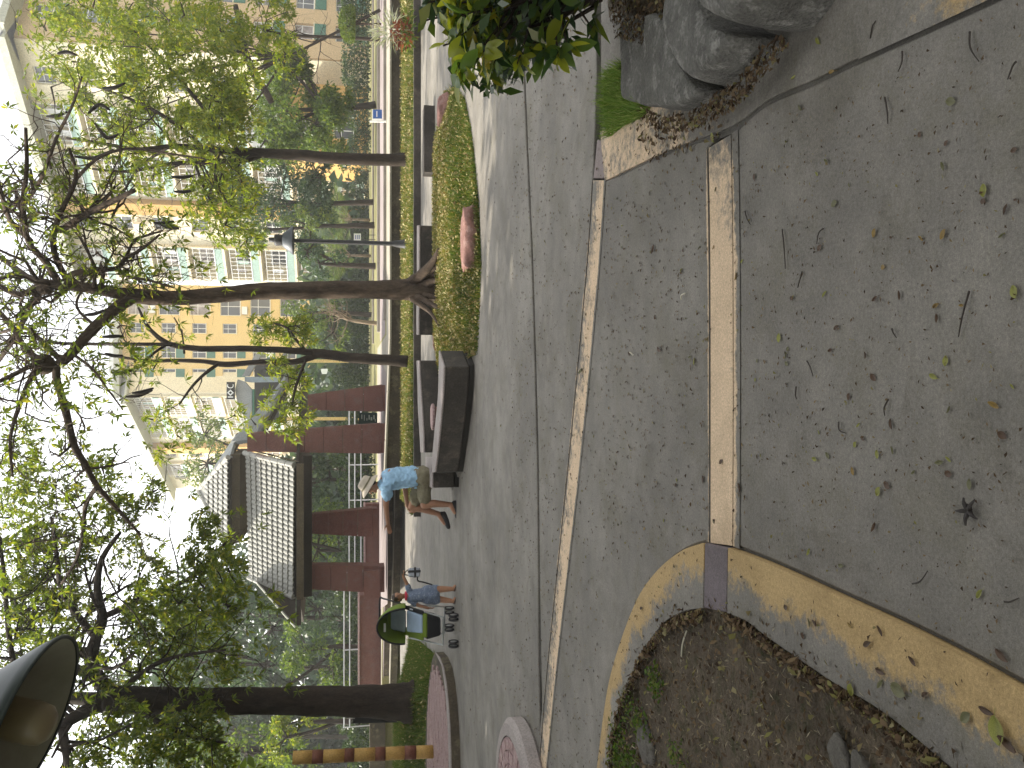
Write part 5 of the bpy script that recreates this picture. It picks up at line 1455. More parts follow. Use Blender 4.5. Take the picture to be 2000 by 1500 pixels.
# bare little tree, clipped topiary, palms, thin bare tree
def bare_tree(label, base, px, rr, D, n, L, bark):
    b = P(*base, D)
    t = Tree('bare_tree', b, label, bark=bark)
    sp, rd = t.limb(px, rr, D, 7)
    t.twigs_along(sp, rd, n, L, 2, 0.45, up=0.3, wander=0.45)
    t.mb.build('trunk', bark, t.root, True)
    return t
bare_tree('thin leafless tree with a pale trunk left of the big trunk', (gy(36), 630), [(gy(36)+4, 632), (710, 629), (680, 624), (650, 612)], [4.5, 4, 3, 2], 36, 10, 1.0, M_bark_pale)
bare_tree('thin dark bare tree beside the clipped topiary at the right edge', (gy(31), 76), [(gy(31)+4, 78), (700, 75), (640, 72), (580, 70), (540, 64), (490, 50)], [4, 3.5, 3.2, 3, 2.5, 1.5], 31, 14, 1.6, M_bark_dark)
c = P(683, 47, 30); b = P(gy(30), 47, 30)
tt = Tree('topiary', b, 'clipped lime green topiary dome at the right edge', 'topiary', leaf=M_leaf_pale)
pts, d = ball_pts(c, (0.6, 0.6, 0.36), 2600, 0.75)
pts[:, 2] = np.maximum(pts[:, 2], c.z-0.12)
tt.leaves.append(leaf_quads(pts, d+RNG.normal(size=d.shape)*.5, 0.09, 0.05)); tt.mb.tube([b, c], [.04, .035], 7); tt.done()
def palm(label, v0, y, D, h, n):
    b = P(v0, y, D); t = Tree('palm', b, label, 'palm', 'small palms by the flats', M_bark_pale, M_leaf_pale)
    top = b + Vector((0, 0, h*0.35)); t.mb.tube([b, top], [.09, .07], 7)
    q = []
    for k in range(n):
        a = random.uniform(0, 6.28); el = random.uniform(0.2, 1.3)
        d = Vector((math.cos(a)*math.cos(el), math.sin(a)*math.cos(el), math.sin(el)))
        tip = top + d*h*0.7
        m = top.lerp(tip, 0.6)+Vector((0, 0, .1)); t.mb.tube([top, m, tip], [.02, .013, .006], 4, False)
        base = np.array([tuple(top.lerp(tip, u)) for u in np.linspace(.3, 1, 14)])
        side = np.cross(np.array(d), [0, 0, 1.0]); side /= np.linalg.norm(side)+1e-6
        for sg in (1, -1):
            q.append(leaf_quads(base.copy(), sg*side*0.9+np.array(d)*.7+np.array([0, 0, -.3]), h*.22, 0.05))
    t.leaves = q; t.done()
palm('small palm with fanned fronds right of the lamp post foot', gy(50), 430, 50, 3.0, 14)
palm('small palm with fanned fronds between the lamp post and the big trunk', gy(48), 500, 48, 3.2, 16)
# spiky flowering plant on the grass strip
f0 = G(806, 62, 0.2)
fp = empty('flowering_plant', (f0.x, f0.y, 0.2), 'spiky white and red flowering plant at the right end of the grass strip', 'plant')
def spray(n, c, r, L, W, mat, name):
    pts, d = ball_pts(c, r, n, 0.1); quads_np(name, leaf_quads(pts, d+np.array([0, 0, .6])+RNG.normal(size=d.shape)*.4, L, W), mat, fp)
M_white_leaf = mat_leaf('white_leaf', [(0.0, (0.3, 0.33, 0.24, 1)), (1.0, (0.62, 0.62, 0.55, 1))], .3)
M_red_leaf = mat_leaf('red_leaf', [(0.0, (0.16, 0.03, 0.02, 1)), (1.0, (0.3, 0.09, 0.04, 1))], .3)
spray(160, (f0.x, f0.y, .72), (.34, .3, .3), .28, .03, M_white_leaf, 'white_leaves')
spray(160, (f0.x-.05, f0.y, .42), (.34, .3, .2), .16, .06, M_red_leaf, 'red_leaves')
spray(120, (f0.x, f0.y, .3), (.4, .3, .12), .16, .05, M_leaf_mid, 'green_leaves')
# ------------------------------------------------------------------ people: one continuous skin each, clothes as children
M_skin = mat_plain('skin_tan', (0.33, 0.165, 0.095, 1), .55, 0, .1, 20)
M_skin_child = mat_plain('skin_child', (0.36, 0.18, 0.10, 1), .55, 0, .1, 20)
M_shirt = mat_plain('light_blue_cotton', (0.30, 0.48, 0.66, 1), .9, 0, .1, 14)
M_shorts = mat_plain('olive_khaki_cotton', (0.17, 0.15, 0.095, 1), .9, 0, .15, 18)
M_hat = mat_plain('beige_canvas', (0.48, 0.42, 0.34, 1), .9, 0, .1, 30)
M_black = mat_plain('black_rubber', (0.016, 0.015, 0.016, 1), .6)
M_hair = mat_plain('dark_hair', (0.018, 0.012, 0.009, 1), .6)
M_hair_b = mat_plain('brown_hair', (0.035, 0.018, 0.010, 1), .6)
M_dark_eye = mat_plain('eye', (0.01, 0.008, 0.007, 1), .2)
M_lip = mat_plain('lips', (0.28, 0.09, 0.07, 1), .5)

def organic(mb, name, mat, parent, vox=0.008, smooth=6, wrinkle=0.0, wscale=9):
    o = mb.build(name, mat, parent, True)
    r = o.modifiers.new('union', 'REMESH'); r.mode = 'VOXEL'; r.voxel_size = vox; r.use_smooth_shade = True
    s = o.modifiers.new('soften', 'SMOOTH'); s.iterations = smooth; s.factor = 0.5
    if wrinkle:
        tx = bpy.data.textures.new(name+'_folds', 'CLOUDS'); tx.noise_scale = 1.0/wscale
        d = o.modifiers.new('folds', 'DISPLACE'); d.texture = tx; d.strength = wrinkle; d.mid_level = 0.5; d.texture_coords = 'GLOBAL'
    return o

DM = 12.25
def W(v, y, dy=0.0): return P(v, y, DM) + Vector((0, dy, 0))

def hand(mb, wrist, d, side, s=1.0, curl=0.5):
    """palm, four unequal bent fingers and a thumb leaving the palm's side; d = pointing direction, side = thumb side"""
    d = Vector(d).normalized(); side = (Vector(side)-d*Vector(side).dot(d)).normalized(); nn = d.cross(side).normalized()
    wrist = Vector(wrist)
    for q in (-0.026, -0.009, 0.009, 0.026):
        mb.caps(wrist+side*q*s*0.7, wrist+d*0.085*s+side*q*s, 0.013*s, 0.012*s, 8)
    for q, L in ((0.029, 0.072), (0.010, 0.082), (-0.010, 0.076), (-0.029, 0.058)):
        a = wrist+d*0.088*s+side*q*s
        b = a+(d*math.cos(curl)-nn*math.sin(curl))*L*0.5*s
        c = b+(d*math.cos(curl*2)-nn*math.sin(curl*2))*L*0.5*s
        mb.caps(a, b, 0.0088*s, 0.008*s, 8); mb.caps(b, c, 0.008*s, 0.0068*s, 8)
    a = wrist+d*0.025*s+side*0.032*s; b = a+(d*0.6+side*0.75-nn*.2).normalized()*0.042*s; c = b+(d*0.95+side*0.2-nn*.25).normalized()*0.032*s
    mb.caps(a, b, 0.0115*s, 0.010*s, 8); mb.caps(b, c, 0.010*s, 0.008*s, 8)

def head(skin, c, f, up, s, root, hair_mat, hair=True, parent_name='person'):
    """c centre, f facing, up, s = head height"""
    f = Vector(f).normalized(); up = (Vector(up)-f*Vector(up).dot(f)).normalized(); r = up.cross(f)*-1
    M3 = Matrix((r, f, up)).transposed()
    skin.ell(c+up*0.10*s, (0.33*s, 0.40*s, 0.37*s), 16, 10, M3)
    skin.ell(c-up*0.16*s+f*0.08*s, (0.25*s, 0.28*s, 0.30*s), 14, 9, M3)
    skin.caps(c+f*0.36*s+up*0.05*s, c+f*0.45*s-up*0.09*s, 0.035*s, 0.055*s, 8)          # nose
    skin.caps(c+f*0.33*s-up*0.32*s, c+f*0.31*s-up*0.38*s, 0.07*s, 0.06*s, 8)            # chin
    skin.caps(c+f*0.335*s-up*0.21*s-r*.06*s, c+f*0.335*s-up*0.21*s+r*.06*s, 0.028*s, 0.028*s, 8)
    for sg in (1, -1):
        skin.ell(c+r*sg*0.335*s-f*0.02*s-up*0.04*s, (0.035*s, 0.07*s, 0.11*s), 8, 6, M3)  # ears
        e = MB(); e.ell(c+r*sg*0.145*s+f*0.355*s+up*0.02*s, (0.045*s, 0.03*s, 0.028*s), 8, 6, M3); e.build('eye', M_dark_eye, root, True)
        e = MB(); e.caps(c+r*sg*0.07*s+f*0.385*s+up*0.105*s, c+r*sg*0.21*s+f*0.34*s+up*0.11*s, 0.014*s, 0.012*s, 6); e.build('eyebrow', hair_mat, root, True)
    m = MB(); m.caps(c+f*0.362*s-up*0.2*s-r*.07*s, c+f*0.362*s-up*0.2*s+r*.07*s, 0.02*s, 0.02*s, 8); m.build('mouth', M_lip, root, True)
    if hair:
        h = MB(); h.ell(c+up*0.15*s-f*0.05*s, (0.365*s, 0.42*s, 0.37*s), 16, 10, M3); h.ell(c-f*0.2*s-up*0.08*s, (0.31*s, 0.24*s, 0.28*s), 14, 9, M3)
        organic(h, 'hair', hair_mat, root, 0.008, 2, 0.012, 40)
    return M3

# ---- man sitting on the bench end, leaning forward with one arm stretched out to the left
base = G(889, 930)
man = empty('person', (base.x, W(889, 940).y, 0), 'man in beige hat, light blue shirt and khaki shorts sitting with arm outstretched', 'person')
sk = MB(); Z = Vector((0, 0, 1))
hip_n, hip_f = W(826, 931, -.09), W(826, 931, .10)
chest, waist, neck = W(764, 936), W(800, 931), W(742, 947)
headc = W(724, 950, 0.0)
sh_n, sh_f = W(754, 948, -.18), W(755, 946, .17)
# near arm: straight out; far arm: hand on knee
el_n, wr_n = W(753, 985, -.15), W(757, 1020, -.10)
el_f, wr_f = W(792, 950, .22), W(797, 992, .16)
kn_f, an_f = W(806, 994, .12), W(858, 1006, .10)
kn_n, an_n = W(828, 984, -.12), W(878, 983, -.14)
sk.caps(hip_n, hip_f, .13, .13); sk.caps(waist, chest, .14, .16); sk.caps(W(820, 932), waist, .14, .14); sk.caps(chest, neck, .12, .06)
sk.caps(sh_n, sh_f, .065, .065); sk.caps(neck, headc, .056, .056)
sk.caps(sh_n, el_n, .058, .045); sk.caps(el_n, wr_n, .043, .029); sk.caps(sh_f, el_f, .056, .045); sk.caps(el_f, wr_f, .043, .029)
hand(sk, wr_n, wr_n-el_n+Vector((0, 0, -.02)), (0, -.4, .9), 1.0, .35); hand(sk, wr_f, W(803, 1004, .14)-wr_f, (0, -1, .3), 1.0, .6)
for hp, kn, an in ((hip_f, kn_f, an_f), (hip_n, kn_n, an_n)):
    sk.caps(hp, kn, .088, .062); cal = kn.lerp(an, .35)+Vector((.02, 0, 0)); sk.caps(kn, cal, .06, .058); sk.caps(cal, an, .058, .038)
sk.caps(an_f, W(870, 1024, .10), .04, .035); sk.caps(an_n, W(887, 998, -.14), .04, .035)
face = Vector((-1, -.22, .10))
head(sk, headc, face, Z + Vector((-.1, 0, 0)), .235, man, M_hair, True)
organic(sk, 'body', M_skin, man, .0065, 5)
sh = MB()
sh.caps(W(816, 933), waist, .155, .16, 16); sh.caps(waist, chest, .155, .165, 16); sh.caps(chest, W(751, 947), .165, .11, 16)
sh.caps(W(812, 933, -.07), W(766, 937, -.09), .13, .13, 14); sh.caps(W(812, 933, .07), W(766, 937, .09), .13, .13, 14)
sh.caps(sh_n, W(755, 966, -.165), .085, .078, 14); sh.caps(sh_f, W(776, 949, .20), .082, .076, 14)
organic(sh, 'shirt', M_shirt, man, .008, 3, .045, 14)
so_ = MB()
so_.caps(hip_n, hip_f, .152, .152, 16)
so_.caps(hip_f, W(812, 980, .115), .115, .09, 14); so_.caps(hip_n, W(828, 972, -.115), .115, .095, 14); so_.caps(W(820, 930), W(812, 934), .15, .15, 14)
organic(so_, 'shorts', M_shorts, man, .008, 3, .045, 13)
def shoe(p0, p1, name='shoe', s=1.0, mat=M_black, root=None):
    m = MB(); p0 = Vector(p0); p1 = Vector(p1); d = (p1-p0)
    m.caps(p0, p0.lerp(p1, .5), .042*s, .046*s, 10); m.caps(p0.lerp(p1, .5), p1, .047*s, .036*s, 10); m.caps(p0+Vector((0, 0, .03*s)), p0.lerp(p1, .35)+Vector((0, 0, .025*s)), .04*s, .035*s, 10)
    organic(m, name, mat, root, .006, 3)
shoe(W(868, 1006, .10), W(877, 1031, .10), root=man); shoe(W(889, 980, -.14), W(891, 1006, -.14), root=man)
# bucket hat, pushed back
hu = Vector((.52, .02, .86)).normalized(); hx = hu.orthogonal().normalized(); hy = hu.cross(hx)
HM = Matrix((hx, hy, hu)).transposed(); hc = headc + hu*.055 + Vector((0, 0, .005))
m = MB(); m.lathe([(.20, -.055), (.178, -.03), (.132, .0), (.124, .02), (.108, .085), (.085, .108), (.0, .115)], hc, 28, HM); m.lathe([(.197, -.060), (.174, -.036), (.126, -.006)], hc, 28, HM); m.build('hat', M_hat, man, True)
m = MB(); m.lathe([(.1335, .004), (.1265, .028)], hc, 28, HM); m.build('hat_band', M_shorts, man, True)

# ---- toddler standing beside the stroller
tb0 = W(890, 1162)
kid = empty('person', (tb0.x, tb0.y, 0), 'toddler in a patterned blue grey romper with a red collar, standing beside the stroller', 'person')
sk = MB()
hc_ = W(778, 1166)
sk.caps(W(846, 1160, 0), W(812, 1163, 0), .085, .085); sk.caps(W(812, 1163), W(797, 1163), .08, .06); sk.caps(W(797, 1163), hc_, .035, .035)
sk.caps(W(799, 1152, -.02), W(793, 1136, -.04), .032, .027); sk.caps(W(793, 1136, -.04), W(787, 1123, -.07), .026, .02)
hand(sk, W(787, 1123, -.07), Vector((.8, -.3, -.35)), (0, -.5, .8), .6, .7)
sk.caps(W(800, 1174, .0), W(818, 1182, -.02), .032, .027); sk.caps(W(818, 1182, -.02), W(836, 1186, -.05), .026, .02); hand(sk, W(836, 1186, -.05), Vector((-.1, -.2, -1)), (.5, -.8, 0), .6, .4)
for (a, k, f) in ((W(846, 1151, -.02), W(868, 1150, -.02), W(886, 1149, -.03)), (W(846, 1169, .02), W(868, 1172, .0), W(886, 1174, -.01))):
    sk.caps(a, k, .058, .046); sk.caps(k, f, .045, .03); sk.caps(f, f+Vector((.05, -.06, -.01)), .03, .026)
kf = Vector((.75, -.62, -.12)); M3k = head(sk, hc_, kf, Z, .185, kid, M_hair_b, True)
organic(sk, 'body', M_skin_child, kid, .0055, 4)
m_, t_, b_, o_ = mat_base('patterned_cotton')
vo = t_.nodes.new('ShaderNodeTexVoronoi'); vo.inputs['Scale'].default_value = 42; t_.links.new(coord(t_), vo.inputs['Vector'])
t_.links.new(ramp(t_, vo.outputs['Distance'], [(0.2, (0.5, 0.52, 0.58, 1)), (0.32, (0.10, 0.14, 0.22, 1)), (0.6, (0.17, 0.21, 0.29, 1))]), b_.inputs['Base Color']); b_.inputs['Roughness'].default_value = .9
m = MB(); m.caps(W(844, 1161), W(806, 1163), .118, .092, 16); m.caps(W(850, 1153), W(835, 1155), .085, .095, 14); m.caps(W(850, 1170), W(835, 1168), .085, .095, 14); m.caps(W(806, 1163), W(797, 1163), .088, .06, 14)
m.caps(W(799, 1154, -.015), W(796, 1143, -.03), .045, .042, 12); m.caps(W(800, 1172, 0), W(810, 1179, -.01), .045, .042, 12)
organic(m, 'romper', m_, kid, .008, 4, .02, 14)
m = MB(); m.lathe([(.072, -.012), (.066, .012), (.045, .02)], W(793, 1164), 18); m.build('collar', mat_plain('red_cotton', (.42, .03, .06, 1), .9), kid, True)
for f in (W(889, 1150, -.03), W(889, 1175, -.01)): shoe(f+Vector((-.01, .01, 0)), f+Vector((.05, -.07, 0)), 'sandal', .62, mat_plain('brown_sandal', (.06, .03, .02, 1), .7), kid)
# thing in the toddler's hand
cb = W(808, 1115, -.10)
bx = empty('toy_camera', (cb.x, cb.y, cb.z), 'small black and silver boxy gadget with a dangling strap in the toddler\'s hand', 'gadget')
m = MB(); m.box(cb, (.13, .09, .17), .3); o = m.build('case', mat_plain('silver_grey', (.34, .36, .40, 1), .4, .3), bx); bv = o.modifiers.new('b', 'BEVEL'); bv.width = .02; bv.segments = 3
m = MB(); m.box(cb+Vector((.012, -.004, 0)), (.035, .104, .185), .3); o = m.build('band', M_black, bx); bv = o.modifiers.new('b', 'BEVEL'); bv.width = .008; bv.segments = 2
m = MB(); m.box(cb+Vector((-.0, -.004, -.01)), (.145, .102, .03), .3); o = m.build('band', M_black, bx); bv = o.modifiers.new('b', 'BEVEL'); bv.width = .008; bv.segments = 2
m = MB(); m.tube(smooth_path([cb+Vector((-.04, 0, .08)), W(788, 1118, -.09), cb+Vector((.05, 0, .08))]), .008, 6); m.build('handle', M_black, bx)
m = MB(); m.tube(smooth_path([cb+Vector((-.05, -.02, -.05)), W(815, 1131, -.1), W(826, 1134, -.1), W(843, 1139, -.1)]), [.011]*13, 6); m.build('strap', M_black, bx)

# ---- stroller facing the camera
DS = 12.1
def V(v, y, dy=0.0): return P(v, y, DS)+Vector((0, dy, 0))
s0 = V(886, 1216)
stw = empty('stroller', (s0.x, s0.y, 0), 'lime green stroller with black basket and grey blue seat, canopy up', 'stroller')
M_lime = mat_plain('lime_fabric', (.13, .19, .014, 1), .8, 0, .12); M_seat = mat_plain('grey_blue_fabric', (.30, .36, .40, 1), .9, 0, .1); M_seat2 = mat_plain('pale_blue_fabric', (.36, .46, .60, 1), .9, 0, .1)
M_black_fab = mat_plain('black_fabric', (.012, .012, .013, 1), .9); M_alu = mat_plain('aluminium', (.55, .57, .58, 1), .3, .8, .05)
# canopy: half dome shell opening towards the camera
verts = []; faces = []
nu, nv = 22, 9
xc = V(770, 1213).x; zc_ = V(784, 1213).z; hw = (V(770, 1180).x-V(770, 1247).x)/2; hh = V(735, 1213).z-zc_
for j in range(nv+1):
    q = j/nv
    for i in range(nu+1):
        a = math.pi*1.12*i/nu - math.pi*.06
        rx = hw*(1-0.30*q**2.2); rz = hh*(1-.34*q**1.8)
        verts.append((xc+math.cos(a)*rx, s0.y-.30+.55*q, zc_+max(-.1, math.sin(a))*rz-(.05*q)))
for j in range(nv):
    for i in range(nu):
        a = j*(nu+1)+i; faces.append((a, a+1, a+nu+2, a+nu+1))
can = obj('canopy', verts, faces, M_lime, stw, True); sm = can.modifiers.new('t', 'SOLIDIFY'); sm.thickness = .012
m = MB(); m.tube([Vector(v) for v in verts[:nu+1]], .014, 7); m.build('piping', M_black_fab, can)
back = MB()
back.hexa([V(792, 1236, .18), V(792, 1192, .18), V(792, 1192, .24), V(792, 1236, .24)], [V(758, 1228, .20), V(758, 1198, .20), V(758, 1198, .27), V(758, 1228, .27)]); back.build('canopy_back', M_lime, stw)
def pad(pts, th, mat, name):
    m = MB(); n_ = (pts[1]-pts[0]).cross(pts[3]-pts[0]).normalized()
    m.hexa([p-n_*th for p in pts], pts); o = m.build(name, mat, stw); b = o.modifiers.new('b', 'BEVEL'); b.width = .03; b.segments = 3; return o
pad([V(791, 1237, .02), V(791, 1194, .02), V(763, 1192, .16), V(763, 1236, .16)], .05, M_seat, 'backrest')
pad([V(821, 1230, -.22), V(821, 1194, -.22), V(793, 1192, -.0), V(793, 1234, -.0)], .05, M_seat2, 'seat')
for y0, y1 in ((1228, 1243), (1185, 1193)):
    pad([V(822, y1, -.24), V(822, y0, -.24), V(786, y0, .1), V(786, y1, .1)], .05, M_lime if y0 > 1200 else M_black_fab, 'side_panel')
pad([V(830, 1236, -.26), V(830, 1190, -.26), V(822, 1190, -.22), V(822, 1236, -.22)], .04, M_lime, 'front_trim')
pad([V(859, 1234, -.20), V(859, 1200, -.20), V(830, 1192, -.25), V(830, 1240, -.25)], .3, M_black_fab, 'basket')
for yy, ye in ((1188, 1196), (1244, 1249)):
    m = MB(); m.tube([V(800, yy, -.05), V(822, yy+1, -.14), V(862, ye, -.26)], .012, 8); m.build('frame_tube', M_alu, stw)
    m = MB(); m.tube([V(790, yy, .1), V(830, yy, .16), V(872, ye-2, .25)], .011, 8); m.build('frame_tube', M_alu, stw)
m = MB(); m.tube(smooth_path([V(784, 1186, .2), V(752, 1184, .42), V(744, 1188, .48), V(744, 1240, .48), V(752, 1244, .42), V(784, 1244, .2)], 5), .013, 8); m.build('handlebar', M_black, stw)
m = MB(); m.tube([V(862, 1196, -.26), V(862, 1249, -.26)], .012, 8); m.build('axle', M_alu, stw); m = MB(); m.tube([V(872, 1196, .25), V(872, 1246, .25)], .012, 8); m.build('axle', M_alu, stw)
def wheel(c, r, w_):
    m = MB(); MX = Matrix.Rotation(R(90), 3, 'Y'); m.lathe([(r*.72, -w_*.5), (r*.95, -w_*.5), (r, -w_*.2), (r, w_*.2), (r*.95, w_*.5), (r*.72, w_*.5), (r*.72, -w_*.5)], c, 20, MX); wl = m.build('wheel', M_black, stw, True)
    m = MB(); m.lathe([(0, -w_*.3), (r*.25, -w_*.4), (r*.71, -w_*.25), (r*.71, w_*.25), (r*.25, w_*.4), (0, w_*.3)], c, 12, MX); m.build('rim', M_alu, wl, True)
for yy, dy in ((1192, -.27), (1200, -.27), (1243, -.27), (1251, -.27), (1197, .25), (1206, .25), (1232, .25), (1240, .25)):
    p = V(874, yy, dy); wheel(Vector((p.x, p.y, .075)), .075, .028)
m = MB(); m.box(V(751, 1222, -.1), (.12, .02, .03)); m.build('label_tag', M_white_paint, stw)

# ------------------------------------------------------------------ street lamps
M_lampmetal = mat_plain('lamp_green_black', (.028, .034, .036, 1), .45, .3)
M_shade_in = mat_plain('shade_inside', (.27, .265, .215, 1), .5)
M_shade_out = mat_plain('shade_outside', (.038, .05, .05, 1), .45, .1)
M_globe = mat_plain('frosted_globe', (.26, .21, .13, 1), .35)
b = P(800, 477, 20.4); b.z = .17
lp = empty('street_lamp', b, 'black street lamp with a wide cone shade standing on the grass strip', 'street lamp', 'park lamps')
zt = P(573, 475, 20.4).z
m = MB(); m.lathe([(.17, 0), (.16, .05), (.11, .1), (.085, .3), (.07, .34), (.055, .4), (.05, zt-b.z)], b, 14); m.build('pole', M_black, lp, True)
m = MB(); m.lathe([(.34, zt-b.z), (.345, zt-b.z+.02), (.16, zt-b.z+.24), (.15, zt-b.z+.25), (.15, zt-b.z+.24), (.33, zt-b.z+.015)], b, 26); m.build('shade', mat_plain('slate_shade', (.075, .085, .10, 1), .5), lp, True)
m = MB(); m.lathe([(.13, zt-b.z+.25), (.14, zt-b.z+.4), (.12, zt-b.z+.44), (0, zt-b.z+.45)], b, 16); m.build('lamp_body', M_black, lp, True)
m = MB(); m.lathe([(.06, zt-b.z+.44), (.06, zt-b.z+.56), (0, zt-b.z+.57)], b, 12); m.build('cap', M_black, lp, True)
# lamp close to the camera: only its shade hangs into the picture from a bent arm
lc = P(66, 1412, 3.5)
nl = empty('street_lamp', (lc.x-1.3, lc.y+.1, 0), 'big cone lamp shade hanging close to the camera at the top left', 'street lamp', 'park lamps')
ax = Vector((.26, .10, .95)).normalized(); ox = ax.orthogonal().normalized(); LM = Matrix((ox, ax.cross(ox), ax)).transposed()
m = MB(); m.lathe([(.325, 0), (.335, -.004), (.338, .012), (.30, .055), (.15, .20), (.10, .225), (.10, .235)], lc, 56, LM); m.build('shade', M_shade_out, nl, True)
m = MB(); m.lathe([(.322, .004), (.285, .05), (.14, .185), (0, .19)], lc, 56, LM); m.build('reflector', M_shade_in, nl, True)
m = MB(); m.lathe([(0, -.075), (.05, -.07), (.075, -.045), (.082, 0), (.082, .19)], lc, 24, LM); m.build('globe', M_globe, nl, True)
top = lc+ax*.235
m = MB(); m.lathe([(.10, .235), (.10, .30), (.07, .34), (0, .35)], lc, 20, LM); m.build('neck', M_lampmetal, nl, True)
px_ = lc.x-1.3; py_ = lc.y+.1
m = MB(); m.tube(smooth_path([(px_, py_, 0), (px_, py_, 1.5), (px_, py_, 3.0), (px_+.25, py_, 3.55), top+Vector((-.25, 0, .42)), top+ax*.1], 6), .045, 12); m.build('pole', M_lampmetal, nl, True)

# ------------------------------------------------------------------ banded post, info pillar, small signs
pb = G(846, 1468, .145)
po = empty('banded_post', (pb.x, pb.y, .14), 'yellow post with brown bands standing on the pink brick platform', 'post')
M_postY = mat_rough('post_yellow', (.34, .20, .055, 1), (.46, .29, .09, 1), 4, 40, .7, .2); M_postB = mat_rough('post_brown', (.10, .035, .02, 1), (.17, .065, .04, 1), 4, 40, .7, .2)
pt_ = P(572, 1480, pb.y)
rows_ = [847, 812, 789, 751, 731, 690, 671, 630, 609, 572]
for k in range(len(rows_)-1):
    q0 = (rows_[0]-rows_[k])/(rows_[0]-rows_[-1]); q1 = (rows_[0]-rows_[k+1])/(rows_[0]-rows_[-1])
    a = pb.lerp(pt_, q0); c = pb.lerp(pt_, q1)
    m = MB(); r0 = .108; m.tube([a, c], [r0*(1+.04*(k % 2)), r0*(1+.04*(k % 2))], 20); m.build('band', M_postB if k % 2 else M_postY, po, True)
def smallsign(name, label, D, pts_board, mats, legs, extra=None):
    v0, v1, y0, y1 = pts_board
    r = empty(name, P(v1, (y0+y1)/2, D), label, 'sign')
    slabpoly([(v0, y0), (v0, y1), (v1, y1), (v1, y0)], D, .04, mats[0], 'board', r)
    for k, (lv0, lv1, ly, rr) in enumerate(legs):
        m = MB(); m.tube([P(lv0, ly, D+.03), P(lv1, ly, D+.03)], rr, 8); m.build('leg', mats[1], r)
    if extra: extra(r)
M_blue = mat_plain('sign_blue', (.02, .09, .32, 1), .5)
def bl_x(r):
    slabpoly([(727, 213), (727, 234), (728.5, 234), (728.5, 213)], 24.4, .03, M_white_paint, 'frame', r); slabpoly([(728.6, 231.5), (728.6, 234), (745, 234), (745, 231.5)], 24.4, .03, M_white_paint, 'frame', r)
    slabpoly([(735, 217), (735, 228), (737, 228), (737, 217)], 24.42, .01, M_white_paint, 'writing', r)
smallsign('small_sign', 'small blue sign with a white frame on the retaining wall at the right', 24.5, (728.6, 746, 214, 231.4), (M_blue, M_white_paint), ())
bl_root = bpy.data.objects['small_sign']; bl_x(bl_root)
wp = P(750, 237, 24.5); m = MB(); m.tube([(wp.x, wp.y, .55), P(722, 237, 24.5)], .03, 8); tag(m.build('marker_post', M_white_paint), 'short white post beside the small blue sign', 'post')
smallsign('small_sign', 'small white sign on two thin legs in the lawn behind the lamp post', 38, (691, 705, 456, 470), (M_white_paint, M_black), ((705, gy(38)+1, 459, .015), (705, gy(38)+1, 468, .015)), lambda r: [slabpoly([(v, 459), (v, 467), (v+1.4, 467), (v+1.4, 459)], 37.95, .01, M_blue, 'writing', r) for v in (694, 698, 701)])
ib = P(786, 1400, 18.6)
ip = empty('info_pillar', ib, 'narrow black information pillar with white lettering by the thick dark trunk', 'sign')
slabpoly([(689, 1386), (689, 1413), (786, 1411), (786, 1387)], 18.6, .2, M_black, 'board', ip)
for v0, v1, y0, y1 in ((677, 693, 1397, 1398.2), (677, 693, 1403, 1404), (718, 737, 1396, 1402), (748, 756, 1396, 1400), (768, 783, 1396.5, 1400)):
    slabpoly([(v0, y0), (v0, y1), (v1, y1), (v1, y0)], 18.56, .02, M_curtain, 'lettering', ip)
# ------------------------------------------------------------------ shrub at the right edge, each large leaf a piece of its own
M_shrub = mat_leaf('glossy_leaf', [(0.0, (0.012, 0.034, 0.010, 1)), (0.5, (0.028, 0.062, 0.014, 1)), (0.8, (0.07, 0.11, 0.015, 1)), (1.0, (0.17, 0.16, 0.012, 1))], 0.3, 0.3, 0.6)
def shrub_mat(name, c):
    m, t, b, o = mat_base(name)
    b.inputs['Base Color'].default_value = c; b.inputs['Roughness'].default_value = .32
    tr = t.nodes.new('ShaderNodeBsdfTranslucent'); tr.inputs['Color'].default_value = (min(.8, c[0]*1.9), min(.8, c[1]*1.8), c[2], 1)
    mx = t.nodes.new('ShaderNodeMixShader'); mx.inputs[0].default_value = .45
    t.links.new(b.outputs[0], mx.inputs[1]); t.links.new(tr.outputs[0], mx.inputs[2]); t.links.new(mx.outputs[0], o.inputs['Surface'])
    return m
SM = [shrub_mat('leaf_dark_green', (.03, .065, .02, 1)), shrub_mat('leaf_green', (.09, .15, .025, 1)), shrub_mat('leaf_yellow_green', (.25, .28, .024, 1)), shrub_mat('leaf_yellow', (.40, .34, .03, 1))]
def big_leaf(mat):
    """obovate blade with a raised midrib fold and a drooping tip, 1 long"""
    V = []; Fc = []
    n = 7
    for i in range(n+1):
        q = i/n; wd = .215*math.sin(math.pi*min(1, q**1.25*.97+.02))**.8
        z = -.28*q*q; V += [(-wd, q, z+.05*wd*4), (0, q, z), (wd, q, z+.05*wd*4)]
    for i in range(n):
        a = 3*i; Fc += [(a, a+1, a+4, a+3), (a+1, a+2, a+5, a+4)]
    me = bpy.data.meshes.new('leaf'); me.from_pydata(V, [], Fc); me.materials.append(mat); me.polygons.foreach_set('use_smooth', [True]*len(Fc)); me.update(); return me
LM_ = [big_leaf(m) for m in SM]
sc_ = Vector((2.28, 4.35, .15))
shrub = empty('shrub', sc_, 'dense glossy shrub with dark and yellow green leaves at the right edge', 'shrub')
stem = MB(); places = []
random.seed(21)
tips = []
